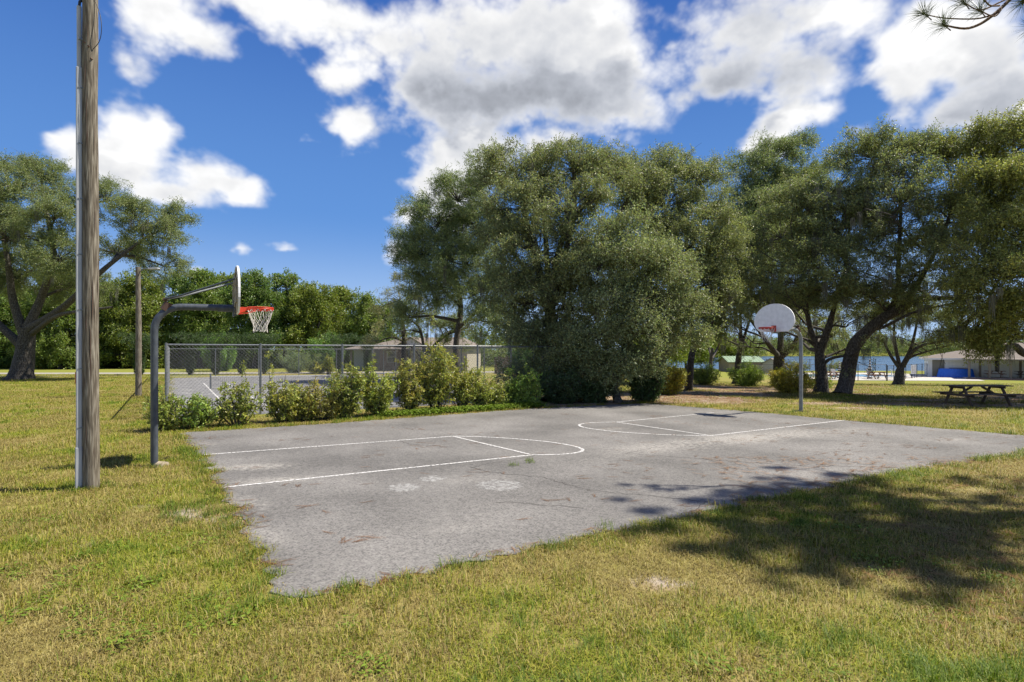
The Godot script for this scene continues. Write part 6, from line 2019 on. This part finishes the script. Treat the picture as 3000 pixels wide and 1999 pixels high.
func umbrella(label: String, at: Vector3, h: float) -> void:
	var root := thing("closed_umbrella", label, "umbrella", at, 0.0, "closed pool umbrellas")
	var g := Geo.new()
	g.tube([Vector3(0, 0, 0), Vector3(0, h, 0)], [0.022, 0.022], 8, true)
	part("pole", g, M.white, root)
	g = Geo.new()
	g.tube([Vector3(0, 0, 0), Vector3(0, 0.06, 0), Vector3(0, 0.1, 0)], [0.25, 0.24, 0.05], 14, true)
	part("base", g, M.rust, root)
	var dark := plain("dark stripe", Color(0.05, 0.05, 0.055), 0.9)
	for i in 8:
		var t0 := i / 8.0
		var t1 := (i + 1) / 8.0
		g = Geo.new()
		var y0 := h * lerpf(0.42, 1.0, t0)
		var y1 := h * lerpf(0.42, 1.0, t1)
		var f := func(t: float) -> float: return 0.19 * (1.0 - t * 0.75) * (0.75 + 0.25 * sin(t * 9.0))
		g.tube([Vector3(0, y0, 0), Vector3(0, y1, 0)], [f.call(t0), f.call(t1)], 10, i == 0 or i == 7, 0.12, 3)
		part("canopy_stripe", g, M.white if i % 2 else dark, root)

func lounger(label: String, at: Vector3, turn: float) -> void:
	var root := thing("sun_lounger", label, "sun lounger", at, turn, "pool loungers")
	var grey := plain("grey sling", Color(0.13, 0.13, 0.14), 0.8)
	var g := Geo.new()
	g.box(Vector3(0, 0.36, 0.3), Vector3(0.62, 0.03, 1.2), Basis(), 0.01)
	part("seat", g, grey, root)
	g = Geo.new()
	g.box(Vector3(0, 0.62, -0.5), Vector3(0.62, 0.03, 0.75), Basis(Vector3.RIGHT, 0.85), 0.01)
	part("backrest", g, grey, root)
	for q in [[-0.28, -0.2], [0.28, -0.2], [-0.28, 0.8], [0.28, 0.8]]:
		g = Geo.new()
		g.tube([Vector3(q[0], 0, q[1]), Vector3(q[0], 0.36, q[1])], [0.018, 0.018], 6, true)
		part("leg", g, M.black, root)

func pool_house(y: float) -> void:
	var x0 := 47.9
	var x1 := 84.0
	var d0 := 64.4
	var d1 := 74.0
	var eave := 1.24
	var root := thing("pool_house", "white clapboard pool house with brown shingle roof and shaded porch", "building", V(x0, y, d0), -0.6)
	var o := V(x0, y, d0)
	var g := Geo.new()
	g.box(V((x0 + x1) / 2, (y + eave) / 2 - 0.1, (d0 + d1) / 2) - o, Vector3(x1 - x0, eave - y + 0.2, d1 - d0))
	part("wall", g, M.siding, root)
	# front boards, left of and right of the door
	lap_siding(root, Vector3(0.02, 0, 0), Vector3(0.35, 0, 0), 0.0, 2.1, Vector3.BACK, M.siding)
	lap_siding(root, Vector3(1.5, 0, 0), Vector3(x1 - x0, 0, 0), 0.0, 2.1, Vector3.BACK, M.siding)
	lap_siding(root, V(x0, y, d1) - o, Vector3(0, 0, 0), 0.0, 2.1, Vector3.LEFT, M.siding)
	g = Geo.new()
	g.box(Vector3(0.92, 0.97, 0.03), Vector3(0.92, 1.9, 0.05), Basis(), 0.008)
	var door := part("door", g, M.door, root)
	g = Geo.new()
	for q in [[0.42, 0.97, 0.08, 1.96], [1.43, 0.97, 0.08, 1.96]]:
		g.box(Vector3(q[0], q[1], 0.035), Vector3(q[2], q[3], 0.06), Basis(), 0.006)
	g.box(Vector3(0.92, 1.97, 0.035), Vector3(1.08, 0.08, 0.06), Basis(), 0.006)
	part("door_frame", g, M.door, door)
	g = Geo.new()
	g.tube([Vector3(1.28, 0.95, 0.05), Vector3(1.28, 0.95, 0.12)], [0.03, 0.035], 10, true)
	part("handle", g, M.galv, door)
	for q in [9.4, 11.2]:
		g = Geo.new()
		g.box(Vector3(q, 0.95, 0.03), Vector3(0.95, 1.9, 0.05), Basis(), 0.008)
		part("door", g, M.rust, root)
	# roof: hipped at the near end, porch eave brought forward
	var ov := 0.55
	var e := eave - y
	var ra := Vector3(7.2, e + 1.75, -(d1 - d0) / 2)
	var rb := Vector3(x1 - x0 + 1.0, e + 1.75, -(d1 - d0) / 2)
	var fl := Vector3(-ov, e, ov + 0.3)
	var fr := Vector3(x1 - x0 + 1.0, e, ov + 0.3)
	var bl := Vector3(-ov, e, -(d1 - d0) - ov)
	var roof := part("roof", roof_slab(fl, fr, rb, ra, 0.12), M.shingle, root)
	g = Geo.new()
	g.tri(ra, bl, fl)
	part("roof_hip", g, M.shingle, roof)
	g = Geo.new()
	var br := Vector3(x1 - x0 + 1.0, e, -(d1 - d0) - ov)
	g.quad(bl, ra, rb, br)
	part("roof_back", g, M.shingle, roof)
	g = Geo.new()
	g.box(Vector3((x1 - x0) / 2.0, e - 0.09, ov + 0.34), Vector3(x1 - x0 + 1.2, 0.18, 0.04))
	g.box(Vector3(-ov - 0.02, e - 0.09, -(d1 - d0) / 2), Vector3(0.04, 0.18, d1 - d0 + 2.0 * ov))
	part("fascia", g, M.white, roof)
	g = Geo.new()
	g.box(Vector3((x1 - x0) / 2.0, e - 0.16, ov / 2.0 + 0.1), Vector3(x1 - x0 + 1.0, 0.02, ov + 0.4))
	part("soffit", g, M.white, roof)
	part("porch_roof", roof_slab(Vector3(3.0, e - 0.05, 4.6), Vector3(x1 - x0 + 1, e - 0.05, 4.6), Vector3(x1 - x0 + 1, e + 0.03, ov + 0.25), Vector3(3.0, e + 0.03, ov + 0.25), 0.14), M.shingle, root)
	g = Geo.new()
	g.box(Vector3(3.0 + 14.0, 0.06, 2.4), Vector3(28.0, 0.12, 4.6), Basis(), 0.01)
	part("porch_floor", g, M.concrete, root)
	g = Geo.new()
	g.box(Vector3(3.0 + 14.0, 0.08, 4.72), Vector3(28.0, 0.1, 0.06))
	part("floor_edge", g, M.red_wood, root)
	for q in [[3.3, 4.35], [4.5, 1.0], [4.95, 4.35], [6.6, 4.35], [7.8, 1.0], [8.3, 4.35], [10.0, 4.35], [12.0, 4.35]]:
		g = Geo.new()
		g.box(Vector3(q[0], (e - 0.1) / 2.0 + 0.05, q[1]), Vector3(0.2, e - 0.28, 0.2), Basis(), 0.015)
		part("porch_post", g, M.post_paint, root)
	var turn := Basis(Vector3.UP, -0.6)
	picnic_table("weathered picnic table in the shade of the pool house porch", V(x0, y + 0.12, d0) + turn * Vector3(5.6, 0, 2.3), -0.6, 1.7, M.red_wood)
	picnic_table("second weathered picnic table deeper along the pool house porch", V(x0, y + 0.12, d0) + turn * Vector3(8.0, 0, 2.3), -0.6, 1.7, M.table_wood)

func tarp(y: float) -> void:
	var at := V(47.9, y + 0.03, 64.4) + Basis(Vector3.UP, -0.6) * Vector3(2.4, 0, 0.85)
	var root := thing("covered_counter", "long counter wrapped in a bright blue tarpaulin against the white wall", "tarp", at, -0.6)
	var g := Geo.new()
	var f := FastNoiseLite.new()
	f.frequency = 1.3
	f.fractal_octaves = 3
	f.seed = 88
	var hw := 1.45
	var n := 40
	var rows := [0.0, 0.25, 0.5, 0.75, 0.98]
	# folds run down the draped sides
	var ring := []
	for i in n:
		var t := float(i) / n * 4.0
		var s := int(t)
		var u := t - s
		var c := [Vector2(-hw, 0.55), Vector2(hw, 0.55), Vector2(hw, -0.55), Vector2(-hw, -0.55)]
		ring.append(c[s].lerp(c[(s + 1) % 4], u))
	for k in rows.size():
		for i in n:
			var p: Vector2 = ring[i]
			var rk: float = rows[k]
			var w := f.get_noise_2d(p.x * 3.0, p.y * 3.0) * 0.12 * (1.0 - rk * 0.8)
			var flare := 1.0 + 0.12 * (1.0 - rk)
			var q := p * (1.0 + w / p.length()) * Vector2(flare, flare)
			g.v.append(Vector3(q.x, rows[k] * 0.97 + f.get_noise_2d(i, k * 3.0) * 0.02 + 0.01, q.y))
			g.c.append(Color.WHITE)
			g.n.append(Vector3(p.x / hw * 0.4, 0.1, p.y).normalized() + Vector3(f.get_noise_2d(i * 0.9, 5.0), 0, 0) * 0.4)
	for k in rows.size() - 1:
		for i in n:
			var a := k * n + i
			var b := k * n + (i + 1) % n
			g.ix.append_array(PackedInt32Array([a, a + n, b, b, a + n, b + n]))
	for i in g.n.size():
		g.n[i] = g.n[i].normalized()
	var top := g.v.size() - n
	var cen := Vector3(0, 0.97, 0)
	for i in n:
		g.tri(cen, g.v[top + i], g.v[top + (i + 1) % n])
	part("tarpaulin", g, M.tarp, root)
	g = Geo.new()
	for i in 9:
		var a := i * 0.5 - 2.2
		g.tri(Vector3(a, 0.015, 0.6), Vector3(a + 0.5, 0.015, 0.75 + 0.2 * sin(i * 2.0)), Vector3(a + 0.3, 0.1, 0.5))
	part("loose_hem", g, M.tarp, root)
	g = Geo.new()
	g.box(Vector3(0.25, 1.02, 0), Vector3(1.6, 0.05, 0.5), Basis(), 0.01)
	part("board_on_top", g, M.table_wood, root)

func gable_shed(called: String, label: String, at: Vector3, turn: float, w: float, dep: float, wall_h: float, ridge: float, wall: Material, roof: Material) -> Node3D:
	var root := thing(called, label, "shed", at, turn)
	var g := Geo.new()
	g.box(Vector3(0, wall_h / 2 - 0.15, 0), Vector3(w, wall_h + 0.3, dep))
	# gable ends
	for s in [-1.0, 1.0]:
		var a := Vector3(s * w / 2, wall_h, dep / 2)
		var b := Vector3(s * w / 2, wall_h, -dep / 2)
		var c := Vector3(s * w / 2, ridge - 0.05, 0)
		if s > 0:
			g.tri(a, b, c)
		else:
			g.tri(b, a, c)
	part("wall", g, wall, root)
	var o := 0.25
	var drop := (ridge - wall_h) / (dep / 2) * o
	part("roof", roof_slab(Vector3(-w / 2 - o, wall_h - drop, dep / 2 + o), Vector3(w / 2 + o, wall_h - drop, dep / 2 + o), Vector3(w / 2 + o, ridge, 0), Vector3(-w / 2 - o, ridge, 0), 0.06), roof, root)
	part("roof", roof_slab(Vector3(-w / 2 - o, ridge, 0), Vector3(w / 2 + o, ridge, 0), Vector3(w / 2 + o, wall_h - drop, -dep / 2 - o), Vector3(-w / 2 - o, wall_h - drop, -dep / 2 - o), 0.06), roof, root)
	return root

func shed_a() -> void:
	var x := 31.0
	var d := 76.0
	var root := gable_shed("garden_shed", "low tan shed with pale green metal roof beyond the azaleas", V(x, ground(x, d), d), 0.05, 4.6, 3.2, 1.5, 2.15, M.tan_wall, M.green_roof)
	var g := Geo.new()
	g.box(Vector3(-0.6, 0.65, 1.62), Vector3(1.2, 1.3, 0.05), Basis(), 0.01)
	part("door", g, M.door, root)
	for i in 12:
		g = Geo.new()
		g.box(Vector3(-2.4 + i * 0.43, 1.84, 0.98), Vector3(0.035, 0.03, 2.05), Basis(Vector3.RIGHT, 0.386), 0.0)
		part("roof_rib", g, M.green_roof, root)
	# lattice screen beside the door
	for i in 8:
		for s in [-1.0, 1.0]:
			g = Geo.new()
			g.box(Vector3(1.2 + i * 0.2, 0.5, 1.7 + s * 0.012), Vector3(0.04, 1.1, 0.015), Basis(Vector3.BACK, s * 0.5))
			part("lattice_slat", g, M.white, root)

func shed_b() -> void:
	var x := 33.6
	var d := 72.0
	var root := gable_shed("storage_shed", "small beige shed with grey gable roof in front of the lake", V(x, ground(x, d), d), 0.9, 2.2, 2.0, 1.45, 2.05, M.beige, M.shingle)
	for i in 4:
		var g := Geo.new()
		g.box(Vector3(1.12, 0.75 + i * 0.16, 0), Vector3(0.03, 0.05, 0.9), Basis(), 0.005)
		part("vent_slat", g, M.white, root)

func make_house() -> void:
	var x := -9.0
	var d := 62.0
	var root := thing("house", "low beige siding and brick house with brown hipped roof behind the tennis court", "house", V(x, 0, d), -0.12)
	var g := Geo.new()
	g.box(Vector3(1.9, 1.25, 0), Vector3(6.0, 2.6, 8.0))
	part("wall", g, M.beige, root)
	g = Geo.new()
	g.box(Vector3(-3.0, 1.25, -0.6), Vector3(3.8, 2.6, 6.6))
	part("brick_wall", g, M.brick, root)
	lap_siding(root, Vector3(1.0, 0, 4.0), Vector3(4.9, 0, 4.0), 0.1, 2.5, Vector3.BACK, M.beige)
	# carport and porch in front
	for q in [-7.0, -4.6, -2.2, -0.6]:
		g = Geo.new()
		g.box(Vector3(q, 1.1, 5.2), Vector3(0.16, 2.2, 0.16), Basis(), 0.01)
		part("porch_post", g, M.post_paint if q < -2.0 else M.tan_wall, root)
	part("porch_roof", roof_slab(Vector3(-7.6, 2.28, 5.8), Vector3(0.6, 2.28, 5.8), Vector3(0.6, 2.75, 2.6), Vector3(-7.6, 2.55, 2.6), 0.14), M.shingle, root)
	part("roof", roof_slab(Vector3(-6.0, 2.5, 4.6), Vector3(5.4, 2.5, 4.6), Vector3(3.6, 3.55, 0), Vector3(-3.0, 3.55, 0), 0.12), M.shingle, root)
	g = Geo.new()
	g.quad(Vector3(-3.0, 3.55, 0), Vector3(3.6, 3.55, 0), Vector3(5.4, 2.5, -4.6), Vector3(-6.0, 2.5, -4.6))
	g.tri(Vector3(-6.0, 2.5, 4.6), Vector3(-3.0, 3.55, 0), Vector3(-6.0, 2.5, -4.6))
	g.tri(Vector3(5.4, 2.5, 4.6), Vector3(5.4, 2.5, -4.6), Vector3(3.6, 3.55, 0))
	part("roof_hip", g, M.shingle, root)
	# front gable
	g = Geo.new()
	g.tri(Vector3(-2.2, 2.55, 4.75), Vector3(0.6, 2.55, 4.75), Vector3(-0.8, 3.4, 4.75))
	part("gable", g, M.white, root)
	part("gable_roof", roof_slab(Vector3(-2.5, 2.5, 5.0), Vector3(-0.8, 3.5, 5.0), Vector3(-0.8, 3.5, 1.0), Vector3(-2.5, 2.5, 1.0), 0.08), M.shingle, root)
	part("gable_roof", roof_slab(Vector3(-0.8, 3.5, 5.0), Vector3(0.9, 2.5, 5.0), Vector3(0.9, 2.5, 1.0), Vector3(-0.8, 3.5, 1.0), 0.08), M.shingle, root)
	for q in [[0.2, 1.45], [-3.6, 1.4]]:
		g = Geo.new()
		var z := 4.06 if q[0] > -1.0 else 2.75
		g.box(Vector3(q[0], q[1], z), Vector3(0.9, 1.2, 0.08), Basis(), 0.01)
		var wn := part("window", g, M.white, root)
		for s in [-1.0, 1.0]:
			g = Geo.new()
			g.box(Vector3(q[0], q[1] + s * 0.28, z + 0.045), Vector3(0.76, 0.5, 0.01))
			part("pane", g, M.dark_glass, wn)
	g = Geo.new()
	g.box(Vector3(-2.0, 1.05, 2.76), Vector3(0.95, 2.1, 0.06), Basis(), 0.01)
	part("door", g, M.rust, root)
	# screened wing
	g = Geo.new()
	g.box(Vector3(-6.4, 1.1, 2.4), Vector3(1.7, 2.2, 3.0))
	part("screen_wing", g, plain("pale screen", Color(0.3, 0.36, 0.36), 0.7), root)

func make_old_fence() -> void:
	var root := thing("board_fence", "old brown board fence seen behind the end of the tennis court", "fence", V(-1.5, 0, 50.0), 0.08)
	var g := Geo.new()
	g.box(Vector3(0, 0.75, 0), Vector3(0.145, 1.55, 0.02), Basis(), 0.003)
	var m := g.mesh(M.privacy)
	for i in 62:
		piece("board", m, Transform3D(Basis().scaled(Vector3(1, rng.randf_range(0.95, 1.03), 1)), Vector3(i * 0.155, 0, rng.randf_range(-0.008, 0.008))), root)
	for y in [0.35, 1.25]:
		g = Geo.new()
		g.box(Vector3(4.75, y, -0.035), Vector3(9.6, 0.08, 0.04), Basis(), 0.004)
		part("rail", g, M.privacy, root)
	root = thing("wind_screen", "dark green windscreen cloth on a frame by the old board fence", "screen", V(0.6, 0, 40.5), 0.1)
	g = Geo.new()
	for i in 16:
		var x0 := i * 0.2
		var x1 := x0 + 0.2
		var a := Vector3(x0, 0.1, sin(i * 1.3) * 0.02)
		var b := Vector3(x1, 0.1, sin((i + 1) * 1.3) * 0.02)
		g.quad(a, b, b + Vector3(0, 1.0, 0), a + Vector3(0, 1.0, 0))
		g.quad(b - Vector3(0, 0, 0.006), a - Vector3(0, 0, 0.006), a + Vector3(0, 1.0, -0.006), b + Vector3(0, 1.0, -0.006))
	part("cloth", g, M.green_tarp, root)
	for x in [0.0, 1.6, 3.2]:
		g = Geo.new()
		g.tube([Vector3(x, -0.1, -0.04), Vector3(x, 1.2, -0.04)], [0.025, 0.025], 8, true)
		part("post", g, M.galv, root)

# ------------------------------------------------------------------ build
func _ready() -> void:
	rng.seed = 20240917
	# camera: level, lens shifted slightly up, about 20 mm on full frame
	var cam := Camera3D.new()
	cam.name = "camera"
	cam.projection = Camera3D.PROJECTION_FRUSTUM
	cam.near = 0.1
	cam.far = 3000.0
	cam.size = 2.0 * 0.1 * 999.5 / 1640.0
	cam.frustum_offset = Vector2(0.0, 0.1 * 30.5 / 1640.0)
	cam.position = Vector3(0, 2.0, 0)
	add_child(cam)
	cam.current = true
	# sky, sun and exposure
	var env := Environment.new()
	env.background_mode = Environment.BG_SKY
	env.tonemap_mode = Environment.TONE_MAPPER_LINEAR
	env.tonemap_exposure = 1.75
	env.sdfgi_enabled = true
	env.ssao_enabled = true
	env.ssil_enabled = true
	var sky := Sky.new()
	var pano := PanoramaSkyMaterial.new()
	pano.panorama = sky_texture()
	sky.sky_material = pano
	env.sky = sky
	var we := WorldEnvironment.new()
	we.name = "environment"
	we.environment = env
	add_child(we)
	var sun := DirectionalLight3D.new()
	sun.name = "sun"
	sun.light_color = Color(1.0, 0.965, 0.9)
	sun.light_energy = 1.6
	sun.light_angular_distance = 0.53
	sun.shadow_enabled = true
	add_child(sun)
	sun.look_at_from_position(Vector3.ZERO, -SUN_FROM, Vector3.UP)
	print("sky ", Time.get_ticks_msec())
	materials()
	make_court()
	make_ground()
	print("ground ", Time.get_ticks_msec())
	make_water()
	make_tennis()
	make_house()
	make_old_fence()
	make_pool_area()
	make_clumps()
	for t in TREES:
		make_tree(t)
	print("clumps ", leaf_total, " trees ", Time.get_ticks_msec())
	make_pine()
	make_shrubs()
	make_far_shore()
	make_poles()
	hoop("basketball_hoop", "basketball hoop on a blue grey gooseneck pole with bright orange rim", V(-6.22, 0, 9.73), Vector3(0.87, 0, -0.49), 2.79, 1.28, 0.058, M.blue_steel, M.orange, 2.69, false)
	hoop("basketball_hoop", "basketball hoop on a pale galvanised pole with faded red rim and torn net", V(9.57, 0, 18.53), Vector3(-0.84, 0, 0.54), 2.72, 1.5, 0.06, M.grey_steel, M.red, 2.62, true)
	picnic_table("dark weathered picnic table standing on the bare ground under the oaks", V(17.45, 0, 21.0), 0.06, 2.2, M.table_wood)
	make_grass()
	print("done ", Time.get_ticks_msec())

func make_water() -> void:
	var m := StandardMaterial3D.new()
	m.resource_name = "lake water"
	m.albedo_color = lin(0.03, 0.065, 0.1)
	m.roughness = 0.16
	m.metallic_specular = 0.5
	m.normal_enabled = true
	m.normal_texture = noise_tex(0.03, [], 512, 14, 4)
	(m.normal_texture as NoiseTexture2D).as_normal_map = true
	m.normal_scale = 0.55
	m.uv1_triplanar = true
	m.uv1_world_triplanar = true
	m.uv1_scale = Vector3(0.09, 0.09, 0.09)
	var g := Geo.new()
	g.quad(V(0, -2.6, 78), V(900, -2.6, 78), V(900, -2.6, 640), V(0, -2.6, 640))
	tag(part("lake", g, m, self), "blue rippled lake water", "", "", "structure")
